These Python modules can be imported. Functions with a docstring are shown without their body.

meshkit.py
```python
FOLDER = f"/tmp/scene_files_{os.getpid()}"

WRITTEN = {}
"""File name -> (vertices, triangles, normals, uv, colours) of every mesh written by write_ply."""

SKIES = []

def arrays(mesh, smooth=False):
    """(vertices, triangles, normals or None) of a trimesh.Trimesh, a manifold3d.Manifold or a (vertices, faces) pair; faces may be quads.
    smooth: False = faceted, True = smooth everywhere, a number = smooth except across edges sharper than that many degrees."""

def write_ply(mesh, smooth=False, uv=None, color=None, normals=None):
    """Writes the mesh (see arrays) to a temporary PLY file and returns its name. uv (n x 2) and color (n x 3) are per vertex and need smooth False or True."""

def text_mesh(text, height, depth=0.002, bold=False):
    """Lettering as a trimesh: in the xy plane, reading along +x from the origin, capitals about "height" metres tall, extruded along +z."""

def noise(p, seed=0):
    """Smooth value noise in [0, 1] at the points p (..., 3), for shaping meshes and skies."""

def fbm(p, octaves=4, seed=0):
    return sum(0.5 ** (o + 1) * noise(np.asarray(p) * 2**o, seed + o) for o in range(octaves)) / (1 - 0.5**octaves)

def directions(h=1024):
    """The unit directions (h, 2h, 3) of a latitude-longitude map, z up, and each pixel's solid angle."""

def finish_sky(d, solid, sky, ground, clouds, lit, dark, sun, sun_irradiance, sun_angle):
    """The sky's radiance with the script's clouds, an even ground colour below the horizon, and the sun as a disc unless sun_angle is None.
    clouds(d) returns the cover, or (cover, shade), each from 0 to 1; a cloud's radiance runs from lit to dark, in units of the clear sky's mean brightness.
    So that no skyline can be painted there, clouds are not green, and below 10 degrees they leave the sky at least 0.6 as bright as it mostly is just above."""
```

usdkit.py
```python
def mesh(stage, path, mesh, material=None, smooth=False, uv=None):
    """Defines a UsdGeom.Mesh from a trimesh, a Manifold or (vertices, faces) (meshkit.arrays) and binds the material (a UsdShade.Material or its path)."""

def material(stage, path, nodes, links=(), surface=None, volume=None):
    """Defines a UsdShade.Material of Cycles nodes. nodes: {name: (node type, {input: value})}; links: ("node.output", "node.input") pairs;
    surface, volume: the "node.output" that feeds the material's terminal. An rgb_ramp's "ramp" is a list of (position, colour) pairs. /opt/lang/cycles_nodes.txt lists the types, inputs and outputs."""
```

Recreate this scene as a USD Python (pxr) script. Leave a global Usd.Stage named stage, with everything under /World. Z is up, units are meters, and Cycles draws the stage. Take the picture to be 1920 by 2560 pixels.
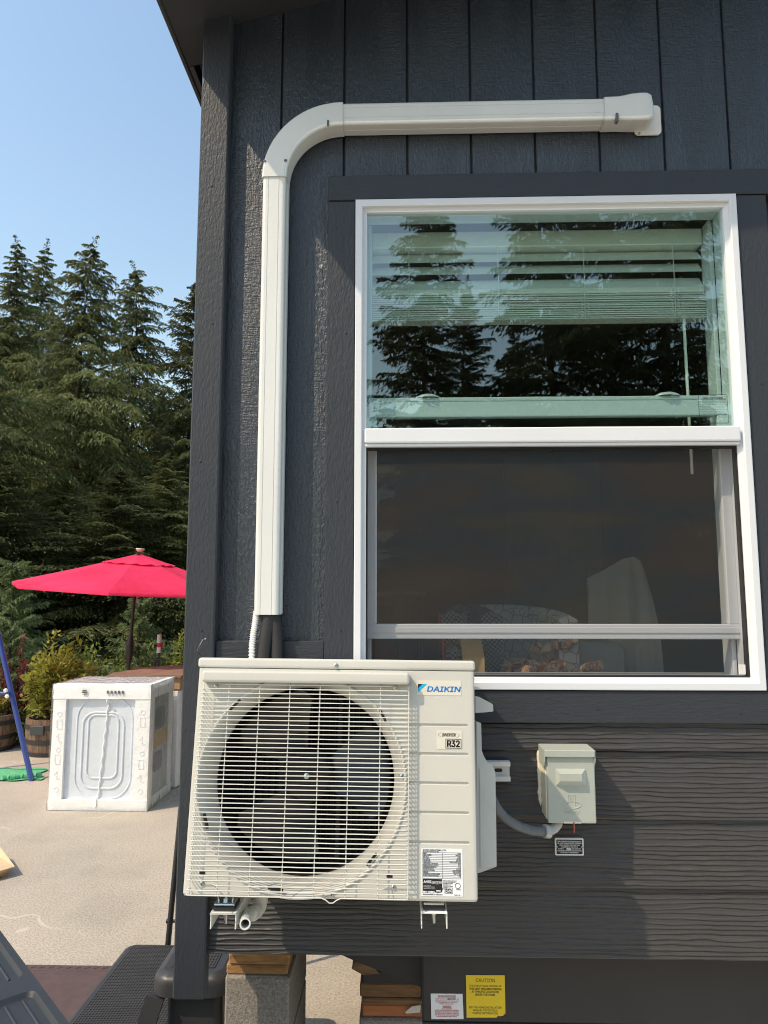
import math, random
import numpy as np, trimesh
from shapely.geometry import Polygon, box as sbox
from pxr import Usd, UsdGeom, UsdLux, UsdShade, Sdf, Gf, Vt
import usdkit, meshkit

stage = Usd.Stage.CreateInMemory()
UsdGeom.SetStageUpAxis(stage, UsdGeom.Tokens.z)
UsdGeom.SetStageMetersPerUnit(stage, 1.0)
WORLD = UsdGeom.Xform.Define(stage, '/World'); stage.SetDefaultPrim(WORLD.GetPrim())
UsdGeom.Scope.Define(stage, '/World/Looks')

# ------------------------------------------------------------------ camera, sky, sun, exposure
EYE = np.array([0.0, -2.117, 1.72]); FPX = 1773.3
YAW, PITCH, ROLL = math.radians(-1.598), math.radians(6.732), math.radians(-0.02)
EXPOSURE = 0.5
SUN = np.array([-1.50, -1.0, 2.16]); SUN = SUN / np.linalg.norm(SUN)
SUN_INTENSITY, SKY_STRENGTH = 0.78, 0.15
def cam_axes():
    cy, sy, cp, sp = math.cos(YAW), math.sin(YAW), math.cos(PITCH), math.sin(PITCH)
    f = np.array([sy*cp, cy*cp, sp]); r = np.array([cy, -sy, 0]); u = np.cross(r, f)
    cr, sr = math.cos(ROLL), math.sin(ROLL)
    return cr*r + sr*u, -sr*r + cr*u, f
RIGHT, UP, FWD = cam_axes()
cam = UsdGeom.Camera.Define(stage, '/World/camera')
M4 = Gf.Matrix4d(*[*RIGHT, 0], *[*UP, 0], *[*(-FWD), 0], *[*EYE, 1])
cam.AddTransformOp().Set(M4)
cam.CreateFocalLengthAttr(24.0); cam.CreateHorizontalApertureAttr(24.0*1920/FPX); cam.CreateVerticalApertureAttr(24.0*2560/FPX)
cam.CreateClippingRangeAttr(Gf.Vec2f(0.02, 2000)); cam.CreateExposureAttr(EXPOSURE)

sky_m = usdkit.material(stage, '/World/Looks/sky', {
    'sky': ('sky_texture', {'sky_type': 'single_scattering', 'sun_disc': False, 'sun_elevation': math.asin(SUN[2]),
                            'sun_rotation': math.atan2(SUN[0], SUN[1]), 'altitude': 100.0, 'air_density': 1.8, 'aerosol_density': 1.3, 'ozone_density': 1.0}),
    'bg': ('background_shader', {'strength': SKY_STRENGTH})}, [('sky.color', 'bg.color')], surface='bg.background')
dome = UsdLux.DomeLight.Define(stage, '/World/sky'); dome.CreateIntensityAttr(1.0)
UsdShade.MaterialBindingAPI.Apply(dome.GetPrim()).Bind(sky_m)
dome.GetPrim().SetCustomDataByKey('kind', 'structure'); dome.GetPrim().SetCustomDataByKey('label', 'pale blue hazy summer sky')
sun = UsdLux.DistantLight.Define(stage, '/World/sun')
sun.CreateIntensityAttr(SUN_INTENSITY); sun.CreateAngleAttr(0.53); sun.CreateNormalizeAttr(True); sun.CreateColorAttr(Gf.Vec3f(1.0, 0.81, 0.58))
zx = SUN; xx = np.cross([0, 0, 1], zx); xx /= np.linalg.norm(xx); yx = np.cross(zx, xx)
sun.AddTransformOp().Set(Gf.Matrix4d(*[*xx, 0], *[*yx, 0], *[*zx, 0], 0, 0, 10, 1))

# ------------------------------------------------------------------ helpers
def ray(px, py):
    d = RIGHT*((px-960)/FPX) - UP*((py-1280)/FPX) + FWD
    return d
def P(px, py, y=0.0):
    """the point of the plane y = const behind a point of the photograph"""
    d = ray(px, py); return EYE + d*((y-EYE[1])/d[1])
def PG(px, py, z=0.0):
    d = ray(px, py); return EYE + d*((z-EYE[2])/d[2])
def PX(px, y): return P(px, 1490, y)[0]

_names = {}
def numbered(parent, name):
    k = _names.get((parent, name), 0); _names[(parent, name)] = k+1
    return f'{parent}/{name}' + (f'_{k:03d}' if k else '')
def tag(o, label=None, cat=None, group=None, kind=None):
    p = o.GetPrim() if hasattr(o, 'GetPrim') else o
    for k, v in (('label', label), ('category', cat), ('group', group), ('kind', kind)):
        if v: p.SetCustomDataByKey(k, v)
    return p
def path_of(parent):
    if parent is None: return '/World'
    return str((parent.GetPrim() if hasattr(parent, 'GetPrim') else parent).GetPath())
def thing(name, label, cat, loc=(0, 0, 0), rotz=0, group=None, matrix=None):
    x = UsdGeom.Xform.Define(stage, numbered('/World', name))
    if matrix is not None: x.AddTransformOp().Set(matrix)
    else:
        x.AddTranslateOp().Set(Gf.Vec3d(*map(float, loc)))
        if rotz: x.AddRotateZOp().Set(float(rotz))
    tag(x, label, cat, group); return x
def copy_of(src, name, loc, rotz, label, cat, group, scale=None):
    x = UsdGeom.Xform.Define(stage, numbered('/World', name))
    x.GetPrim().GetReferences().AddInternalReference(src.GetPath()); x.GetPrim().SetInstanceable(True)
    x.ClearXformOpOrder()
    x.AddTranslateOp().Set(Gf.Vec3d(*map(float, loc))); x.AddRotateZOp().Set(float(rotz))
    if scale is not None: x.AddScaleOp().Set(Gf.Vec3f(*map(float, scale)))
    tag(x, label, cat, group); return x
class G:
    """collects triangles"""
    def __init__(s): s.v, s.f, s.n = [], [], 0
    def add(s, v, f):
        v = np.asarray(v, float); f = np.asarray(f, int)
        if f.shape[1] == 4: f = np.vstack([f[:, [0, 1, 2]], f[:, [0, 2, 3]]])
        s.v.append(v); s.f.append(f+s.n); s.n += len(v); return s
    def tm(s, m): return s.add(m.vertices, m.faces)
    def mesh(s): return trimesh.Trimesh(np.vstack(s.v), np.vstack(s.f), process=False)
    def box(s, x0, x1, y0, y1, z0, z1, b=0.0):
        x0, x1 = min(x0, x1), max(x0, x1); y0, y1 = min(y0, y1), max(y0, y1); z0, z1 = min(z0, z1), max(z0, z1)
        if b <= 0:
            m = trimesh.creation.box(bounds=[[x0, y0, z0], [x1, y1, z1]])
        else:
            b = min(b, (x1-x0)*.49, (y1-y0)*.49, (z1-z0)*.49)
            pts = []
            for X, sx in ((x0, 1), (x1, -1)):
                for Y, sy in ((y0, 1), (y1, -1)):
                    for Z, sz in ((z0, 1), (z1, -1)):
                        pts += [(X, Y+sy*b, Z+sz*b), (X+sx*b, Y, Z+sz*b), (X+sx*b, Y+sy*b, Z)]
            m = trimesh.convex.convex_hull(np.array(pts))
        return s.tm(m)
    def rbox(s, x0, x1, y0, y1, z0, z1, r, n=3):
        """rounded box: hull of corner spheres"""
        x0, x1 = min(x0, x1), max(x0, x1); y0, y1 = min(y0, y1), max(y0, y1); z0, z1 = min(z0, z1), max(z0, z1)
        r = min(r, (x1-x0)*.49, (y1-y0)*.49, (z1-z0)*.49)
        sp = trimesh.creation.uv_sphere(radius=r, count=[2*n+1, 4*n]).vertices
        pts = [sp + [X, Y, Z] for X in (x0+r, x1-r) for Y in (y0+r, y1-r) for Z in (z0+r, z1-r)]
        return s.tm(trimesh.convex.convex_hull(np.vstack(pts)))
    def tube(s, pts, r, n=8, caps=True, radii=None):
        pts = np.asarray(pts, float); m = len(pts)
        radii = np.full(m, r) if radii is None else np.asarray(radii)
        t = np.gradient(pts, axis=0); t /= np.linalg.norm(t, axis=1)[:, None]
        u = np.cross(t[0], [0, 0, 1.0]); u = np.cross(t[0], [0, 1.0, 0]) if np.linalg.norm(u) < .1 else u
        rings = []
        for i in range(m):
            u = u - t[i]*np.dot(u, t[i]); u /= np.linalg.norm(u); w = np.cross(t[i], u)
            a = np.arange(n)*2*np.pi/n
            rings.append(pts[i] + radii[i]*(np.cos(a)[:, None]*u + np.sin(a)[:, None]*w))
        v = np.vstack(rings); f = []
        for i in range(m-1):
            for k in range(n):
                a, b = i*n+k, i*n+(k+1) % n
                f.append([a, b, b+n, a+n])
        v2 = [v]; base = len(v); s.add(v, f)
        if caps:
            for i, flip in ((0, True), (m-1, False)):
                vv = np.vstack([rings[i], pts[i]]); ff = [[k, (k+1) % n, n] for k in range(n)]
                if flip: ff = [x[::-1] for x in ff]
                s.add(vv, ff)
        return s
    def bar(s, a, b, r, n=8): return s.tube([a, b], r, n)
    def lathe(s, prof, n=32, axis='z', c=(0, 0, 0)):
        prof = np.asarray(prof, float); a = np.arange(n)*2*np.pi/n
        v = np.stack([prof[:, None, 0]*np.cos(a), prof[:, None, 0]*np.sin(a), np.broadcast_to(prof[:, None, 1], (len(prof), n))], -1).reshape(-1, 3)
        f = [[i*n+k, i*n+(k+1) % n, (i+1)*n+(k+1) % n, (i+1)*n+k] for i in range(len(prof)-1) for k in range(n)]
        if axis == 'y': v = v[:, [0, 2, 1]]*[1, -1, 1]
        return s.add(v+np.asarray(c), f)
    def prism(s, poly, d0, d1, plane='xz'):
        """poly (2D points or shapely) extruded along the remaining axis from d0 to d1"""
        pg = poly if hasattr(poly, 'exterior') else Polygon(poly)
        m = trimesh.creation.extrude_polygon(pg, abs(d1-d0), engine='earcut'); v = np.array(m.vertices); lo = min(d0, d1)
        if plane == 'xz': w = np.stack([v[:, 0], v[:, 2]+lo, v[:, 1]], 1); f = m.faces[:, ::-1]
        elif plane == 'yz': w = np.stack([v[:, 2]+lo, v[:, 0], v[:, 1]], 1); f = m.faces
        else: w = np.stack([v[:, 0], v[:, 1], v[:, 2]+lo], 1); f = m.faces
        return s.add(w, f)
    def sweep(s, path, nrm, prof, caps=True):
        """prof (k,2): (across, depth); path (m,3) in a plane; nrm: depth direction; across = tangent x nrm"""
        path = np.asarray(path, float); t = np.gradient(path, axis=0); t /= np.linalg.norm(t, axis=1)[:, None]
        nrm = np.asarray(nrm, float); ac = np.cross(t, nrm); k = len(prof); prof = np.asarray(prof)
        v = (path[:, None, :] + prof[None, :, 0, None]*ac[:, None, :] + prof[None, :, 1, None]*nrm).reshape(-1, 3)
        f = [[i*k+j, i*k+(j+1) % k, (i+1)*k+(j+1) % k, (i+1)*k+j] for i in range(len(path)-1) for j in range(k)]
        s.add(v, f)
        if caps:
            tri = trimesh.creation.triangulate_polygon(Polygon(prof), engine='earcut')
            for e, fl in ((0, 1), (len(path)-1, -1)):
                vv = path[e] + tri[0][:, 0, None]*ac[e] + tri[0][:, 1, None]*nrm
                s.add(vv, tri[1][:, ::fl])
        return s
def obj(name, g, m, parent=None, smooth=False, fix=False, **kw):
    me = g.mesh() if isinstance(g, G) else g
    if fix: trimesh.repair.fix_normals(me, multibody=True)
    o = usdkit.mesh(stage, numbered(path_of(parent), name), me, LOOK[m] if isinstance(m, str) else m, smooth)
    o.CreateDoubleSidedAttr(True)
    tag(o, **kw); return o
def rrect(w, h, r, n=5, cx=0, cy=0):
    pts = []
    for (sx, sy, a0) in ((1, 1, 0), (-1, 1, 90), (-1, -1, 180), (1, -1, 270)):
        for k in range(n+1):
            a = math.radians(a0+90*k/n); pts.append((cx+sx*(w/2-r)+r*math.cos(a), cy+sy*(h/2-r)+r*math.sin(a)))
    return np.array(pts)
def lettering(lines, put, depth=0.0006):
    """lines: (text, u, v, height, bold, shear, anchor, stretch); put: (n,3) of (u, v, out) -> world"""
    g = G()
    for (t, u, v, h, bold, sh, anchor, st) in lines:
        m = meshkit.text_mesh(t, h, depth, bold); w = np.array(m.vertices); w[:, 0] *= st
        x0, x1 = w[:, 0].min(), w[:, 0].max()
        w[:, 0] += sh*w[:, 1]
        w[:, 0] += u - (0 if anchor == 'l' else (x0+x1)/2 if anchor == 'c' else x1)
        w[:, 1] += v
        g.add(put(w), m.faces)
    return g
def wallput(o):
    o = np.asarray(o, float)
    return lambda w: np.stack([o[0]+w[:, 0], o[1]-w[:, 2], o[2]+w[:, 1]], 1)

# ------------------------------------------------------------------ materials
LOOK = {}
def mat(name, base, rough=0.5, metal=0.0, var=0.0, vscale=8.0, bump=0.0, bscale=60.0, stretch=(1, 1, 1), spec=0.5, base2=None, detail=4.0, coat=0.0, rvar=0.0, sheen=0.0):
    n = {'p': ('principled_bsdf', {'base_color': base, 'roughness': rough, 'metallic': metal, 'specular_ior_level': spec, 'coat_weight': coat, 'sheen_weight': sheen}),
         'geo': ('geometry', {})}
    l = []
    if var or base2 is not None:
        b2 = base2 if base2 is not None else tuple(c*(1-var) for c in base)
        b1 = base if base2 is not None else tuple(min(1, c*(1+var)) for c in base)
        n['vm'] = ('mapping', {'scale': stretch}); n['vn'] = ('noise_texture', {'scale': vscale, 'detail': detail, 'roughness': 0.6})
        n['vr'] = ('rgb_ramp', {'ramp': [(0.3, b2), (0.7, b1)]})
        l += [('geo.position', 'vm.vector'), ('vm.vector', 'vn.vector'), ('vn.fac', 'vr.fac'), ('vr.color', 'p.base_color')]
    if bump:
        n['bm'] = ('mapping', {'scale': stretch}); n['bn'] = ('noise_texture', {'scale': bscale, 'detail': 5.0, 'roughness': 0.6})
        n['b'] = ('bump', {'strength': 1.0, 'distance': bump})
        l += [('geo.position', 'bm.vector'), ('bm.vector', 'bn.vector'), ('bn.fac', 'b.height'), ('b.normal', 'p.normal')]
    if rvar:
        n['rn'] = ('noise_texture', {'scale': 14.0, 'detail': 4.0}); n['rr'] = ('map_range', {'from_min': .3, 'from_max': .7, 'to_min': rough-rvar, 'to_max': rough+rvar})
        l += [('geo.position', 'rn.vector'), ('rn.fac', 'rr.value'), ('rr.result', 'p.roughness')]
    LOOK[name] = usdkit.material(stage, '/World/Looks/'+name, n, l, surface='p.BSDF'); return LOOK[name]

PAINT = (0.035, 0.041, 0.050)
PANEL = (0.027, 0.037, 0.051)
def grain_vertical(name, coarse=1.0, rough=0.40):
    """embossed rough-sawn panel: long vertical ridges, cathedral swirls and cross saw marks under paint"""
    n = {'geo': ('geometry', {}), 'oi': ('geometry', {}),
         'm1': ('mapping', {'scale': (70, 70, 5.0)}), 'n1': ('noise_texture', {'scale': 1.0, 'detail': 3.0, 'roughness': .6, 'distortion': 1.2}),
         'm2': ('mapping', {'scale': (9, 9, 1.6)}), 'n2': ('noise_texture', {'scale': 1.0, 'detail': 3.0}),
         'w': ('wave_texture', {'wave_type': 'bands', 'bands_direction': 'x', 'profile': 'saw', 'scale': 15.0, 'distortion': 11.0, 'detail': 2.0, 'detail_scale': 1.1, 'detail_roughness': .55}),
         'mw': ('mapping', {'scale': (1, 1, .17)}),
         'm3': ('mapping', {'scale': (30, 30, 170)}), 'n3': ('noise_texture', {'scale': 1.0, 'detail': 3.0, 'roughness': .55, 'distortion': .6}),
         'm4': ('mapping', {'scale': (120, 120, 48)}), 'n4': ('noise_texture', {'scale': 1.0, 'detail': 3.0, 'roughness': .62, 'distortion': .5}),
         'k': ('map_range', {'from_min': .44, 'from_max': .60, 'to_min': 0.0, 'to_max': 1.0, 'clamp': True}),
         'k2': ('map_range', {'from_min': .40, 'from_max': .56, 'to_min': .6, 'to_max': 0.0, 'clamp': True}),
         'a1': ('math', {'math_type': 'multiply'}), 'a2': ('math', {'math_type': 'multiply'}), 'a3': ('math', {'math_type': 'multiply_add', 'value2': .45}),
         's1': ('math', {'math_type': 'add'}), 's2': ('math', {'math_type': 'multiply_add', 'value2': 1.15}),
         'b': ('bump', {'strength': 1.0, 'distance': .0042*coarse}),
         'r': ('map_range', {'from_min': .3, 'from_max': .7, 'to_min': rough-.04, 'to_max': rough+.05}),
         'c': ('rgb_ramp', {'ramp': [(.3, tuple(x*.86 for x in PANEL)), (.7, tuple(x*1.14 for x in PANEL))]}),
         'p': ('principled_bsdf', {'base_color': PANEL, 'roughness': rough, 'specular_ior_level': .6})}
    l = [('geo.position', f'{x}.vector') for x in ('m1', 'm2', 'mw', 'm3', 'm4')] + [('m1.vector', 'n1.vector'), ('m2.vector', 'n2.vector'), ('mw.vector', 'w.vector'), ('m3.vector', 'n3.vector'), ('m4.vector', 'n4.vector'),
         ('n2.fac', 'k.value'), ('n2.fac', 'k2.value'), ('w.fac', 'a1.value1'), ('k2.result', 'a1.value2'), ('n3.fac', 'a2.value1'), ('k.result', 'a2.value2'),
         ('n1.fac', 'a3.value1'), ('a1.value', 'a3.value3'), ('a2.value', 's1.value1'), ('a3.value', 's1.value2'), ('n4.fac', 's2.value1'), ('s1.value', 's2.value3'),
         ('s2.value', 'b.height'), ('b.normal', 'p.normal'), ('n2.fac', 'r.value'), ('r.result', 'p.roughness'), ('n2.fac', 'c.fac'), ('c.color', 'p.base_color')]
    LOOK[name] = usdkit.material(stage, '/World/Looks/'+name, n, l, surface='p.BSDF')
def grain_lap(name):
    """wavy horizontal wood-grain ridges of fibre cement boards"""
    n = {'geo': ('geometry', {}), 'mw': ('mapping', {'scale': (.16, 1, 1)}),
         'w': ('wave_texture', {'wave_type': 'bands', 'bands_direction': 'z', 'profile': 'sine', 'scale': 24.0, 'distortion': 5.5, 'detail': 2.5, 'detail_scale': 1.3, 'detail_roughness': .55}),
         'm1': ('mapping', {'scale': (7, 90, 110)}), 'n1': ('noise_texture', {'scale': 1.0, 'detail': 4.0, 'roughness': .6, 'distortion': .8}),
         'm2': ('mapping', {'scale': (3, 9, 9)}), 'n2': ('noise_texture', {'scale': 1.0, 'detail': 2.0}),
         'k': ('map_range', {'from_min': .36, 'from_max': .62, 'to_min': .25, 'to_max': 1.0, 'clamp': True}),
         'pw': ('math', {'math_type': 'power', 'value2': 3.2}), 'a': ('math', {'math_type': 'multiply'}), 's': ('math', {'math_type': 'multiply_add', 'value2': .45}),
         'b': ('bump', {'strength': 1.0, 'distance': .0050}),
         'c': ('rgb_ramp', {'ramp': [(.3, (.050, .051, .054)), (.7, (.062, .061, .061))]}),
         'p': ('principled_bsdf', {'base_color': (.056, .056, .058), 'roughness': .36, 'specular_ior_level': .42})}
    l = [('geo.position', 'mw.vector'), ('mw.vector', 'w.vector'), ('geo.position', 'm1.vector'), ('m1.vector', 'n1.vector'), ('geo.position', 'm2.vector'), ('m2.vector', 'n2.vector'),
         ('n2.fac', 'k.value'), ('w.fac', 'pw.value1'), ('pw.value', 'a.value1'), ('k.result', 'a.value2'), ('n1.fac', 's.value1'), ('a.value', 's.value3'), ('s.value', 'b.height'),
         ('b.normal', 'p.normal'), ('n2.fac', 'c.fac'), ('c.color', 'p.base_color')]
    LOOK[name] = usdkit.material(stage, '/World/Looks/'+name, n, l, surface='p.BSDF')
grain_vertical('panel_paint', 1.0, .37)
grain_lap('lap_paint')
mat('trim_paint', PAINT, .44, spec=.3, var=.10, vscale=6, bump=.0026, bscale=1.0, stretch=(130, 130, 45), rvar=.06)
mat('trim_paint_wide', PAINT, .44, spec=.3, var=.10, vscale=6, bump=.0026, bscale=1.0, stretch=(30, 130, 130), rvar=.06)
mat('groove_dark', (.018, .02, .023), .6)
mat('soffit_dark', (.03, .033, .038), .6, var=.1)
mat('cream_metal', (.535, .535, .495), .38, var=.035, vscale=3.5, rvar=.05, bump=.0002, bscale=500)
mat('cream_wire', (.63, .63, .585), .33)
mat('cream_plastic', (.66, .68, .665), .38, var=.045, vscale=3.0, stretch=(2, 2, .7), rvar=.06)
mat('white_vinyl', (.67, .70, .74), .32, var=.015, vscale=4)
mat('white_plastic', (.78, .77, .73), .4, var=.03)
mat('white_steel', (.76, .76, .73), .35, var=.02)
mat('side_cover', (.62, .64, .60), .42, var=.02)
mat('box_grey', (.40, .44, .40), .42, var=.03, vscale=10, bump=.0002, bscale=300)
mat('overspray_cream', (.72, .68, .55), .5, var=.05)
mat('fan_dark', (.008, .009, .010), .5, spec=.3)
mat('fan_grey', (.010, .013, .016), .27, var=.05, spec=.55)
mat('cavity', (.012, .012, .013), .7)
mat('fin_metal', (.018, .018, .018), .6)
mat('zinc', (.62, .65, .66), .28, metal=1.0, var=.08, vscale=40)
mat('chrome', (.75, .75, .75), .22, metal=1.0)
mat('rubber', (.015, .015, .016), .55)
mat('foam_pipe', (.022, .022, .024), .75, bump=.0006, bscale=220)
mat('grey_hose', (.13, .14, .155), .4, var=.08, vscale=30)
mat('grey_pvc', (.42, .42, .41), .42)
mat('ink_black', (.012, .012, .014), .5)
mat('ink_grey', (.10, .10, .12), .5)
mat('ink_red', (.50, .05, .06), .5)
mat('logo_blue', (.0, .16, .52), .35)
mat('logo_cyan', (.0, .42, .76), .35)
mat('paper_white', (.74, .77, .80), .45)
mat('sticker_clear', (.64, .625, .55), .25)
mat('sticker_yellow', (.80, .58, .02), .5, var=.04)
mat('copper_red', (.42, .10, .06), .4)
mat('chassis', (.028, .028, .029), .55, var=.12, vscale=5, bump=.0003, bscale=180)
mat('block', (.25, .235, .215), .95, var=.35, vscale=170, detail=2, bump=.003, bscale=190)
mat('fresh_wood', (.46, .27, .11), .8, base2=(.20, .10, .04), vscale=1.0, stretch=(16, 60, 130), bump=.0005, bscale=30)
mat('old_wood', (.30, .17, .075), .75, base2=(.09, .055, .03), vscale=1.0, stretch=(9, 9, 60), bump=.0008, bscale=30)
mat('red_wood', (.50, .19, .07), .7, base2=(.30, .10, .04), vscale=1.0, stretch=(6, 6, 60), bump=.0005, bscale=30)
mat('step_plastic', (.030, .031, .034), .40, var=.08, vscale=12, bump=.0005, bscale=260)
mat('tread_plastic', (.050, .051, .054), .55, var=.12, vscale=9)
mat('slab_plastic', (.026, .029, .035), .45, var=.10, vscale=9, bump=.0006, bscale=330)
mat('mat_brown', (.085, .055, .056), .8, var=.15, vscale=20, bump=.001, bscale=200)
mat('rail_black', (.022, .022, .024), .35)
mat('foam_white', (.86, .87, .88), .55, var=.02, vscale=25, bump=.0015, bscale=60)
mat('panel_white', (.66, .71, .78), .38, var=.03, vscale=4)
mat('panel_grey', (.44, .46, .48), .3, var=.25, vscale=5)
mat('panel_dark', (.24, .25, .27), .3, var=.3, vscale=7)
mat('cardboard', (.42, .27, .15), .8, var=.12, vscale=10)
mat('cardboard_pale', (.56, .43, .27), .8, var=.08, vscale=10)
mat('brown_lid', (.20, .12, .085), .7, var=.2, vscale=6)
LOOK['umbrella_red'] = usdkit.material(stage, '/World/Looks/umbrella_cloth', {'geo': ('geometry', {}), 'n': ('noise_texture', {'scale': 1.6, 'detail': 3.0}), 'r': ('rgb_ramp', {'ramp': [(.35, (.70, .028, .090)), (.65, (.83, .045, .135))]}), 'wn': ('noise_texture', {'scale': 9.0, 'detail': 3.0}),
    'b': ('bump', {'strength': 1.0, 'distance': .012}), 'p': ('principled_bsdf', {'roughness': .85, 'specular_ior_level': .2}), 't': ('translucent_bsdf', {}), 'x': ('mix_closure', {'fac': .22})},
    [('geo.position', 'n.vector'), ('n.fac', 'r.fac'), ('r.color', 'p.base_color'), ('r.color', 't.color'), ('geo.position', 'wn.vector'), ('wn.fac', 'b.height'), ('b.normal', 'p.normal'), ('p.BSDF', 'x.closure1'), ('t.BSDF', 'x.closure2')], surface='x.closure')
mat('pole_brown', (.020, .011, .010), .4)
mat('finial', (.62, .45, .33), .5)
mat('swing_blue', (.03, .06, .24), .35)
mat('turf_green', (.10, .40, .20), .9, var=.25, vscale=40, bump=.004, bscale=160)
mat('stave', (.20, .125, .08), .8, base2=(.09, .055, .035), vscale=1.0, stretch=(40, 40, 6), bump=.001, bscale=40)
mat('hoop', (.022, .021, .021), .55)
mat('soil', (.035, .025, .018), .95, var=.3, vscale=40, bump=.004, bscale=90)
mat('slate', (.04, .045, .05), .5)
mat('bark', (.085, .062, .047), .95, base2=(.035, .026, .02), vscale=1.0, stretch=(14, 14, 3), bump=.012, bscale=18)
mat('stem', (.07, .05, .03), .9)
mat('room_wall', (.34, .30, .25), .85)
mat('room_floor', (.15, .085, .045), .5, var=.2, vscale=6)
mat('room_wood', (.26, .13, .06), .5, base2=(.16, .075, .035), vscale=1.0, stretch=(20, 20, 3))
mat('pale_wood', (.62, .42, .20), .4, base2=(.50, .32, .14), vscale=1.0, stretch=(20, 20, 4))
mat('room_white', (.62, .61, .58), .7)
mat('red_piping', (.40, .03, .04), .7)
mat('linen', (.70, .68, .64), .9, var=.05, bump=.001, bscale=300)
mat('blind_white', (.80, .80, .77), .45)
mat('alum_grey', (.55, .56, .57), .4)

def speckle_fabric():
    n = {'geo': ('geometry', {}), 'm': ('mapping', {'scale': (24, 24, 24)}), 'v': ('voronoi_texture', {'scale': 1.0, 'feature': 'distance_to_edge'}),
         'r': ('rgb_ramp', {'ramp': [(0.0, (.22, .21, .20)), (.025, (.24, .23, .22)), (.045, (.50, .48, .45)), (1, (.54, .52, .49))]}),
         'p': ('principled_bsdf', {'roughness': .9})}
    LOOK['cracked_fabric'] = usdkit.material(stage, '/World/Looks/cracked_fabric', n, [('geo.position', 'm.vector'), ('m.vector', 'v.vector'), ('v.distance', 'r.fac'), ('r.color', 'p.base_color')], surface='p.BSDF')
    n = {'geo': ('geometry', {}), 'm': ('mapping', {'scale': (120, 120, 120), 'rotation': (0.05, .1, .12)}), 'v': ('checker_texture', {'scale': 1.0, 'color1': (.03, .035, .045), 'color2': (.22, .22, .22)}),
         'p': ('principled_bsdf', {'roughness': .9})}
    LOOK['houndstooth'] = usdkit.material(stage, '/World/Looks/houndstooth', n, [('geo.position', 'm.vector'), ('m.vector', 'v.vector'), ('v.color', 'p.base_color')], surface='p.BSDF')
    n = {'geo': ('geometry', {}), 'v': ('noise_texture', {'scale': 18.0, 'detail': 3.0, 'distortion': 1.0}),
         'r': ('rgb_ramp', {'ramp': [(.30, (.05, .02, .015)), (.42, (.34, .12, .05)), (.5, (.55, .45, .30)), (.58, (.30, .10, .06)), (.7, (.62, .56, .45))]}),
         'p': ('principled_bsdf', {'roughness': .95, 'sheen_weight': .4})}
    LOOK['yarn'] = usdkit.material(stage, '/World/Looks/yarn', n, [('geo.position', 'v.vector'), ('v.fac', 'r.fac'), ('r.color', 'p.base_color')], surface='p.BSDF')
speckle_fabric()
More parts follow.
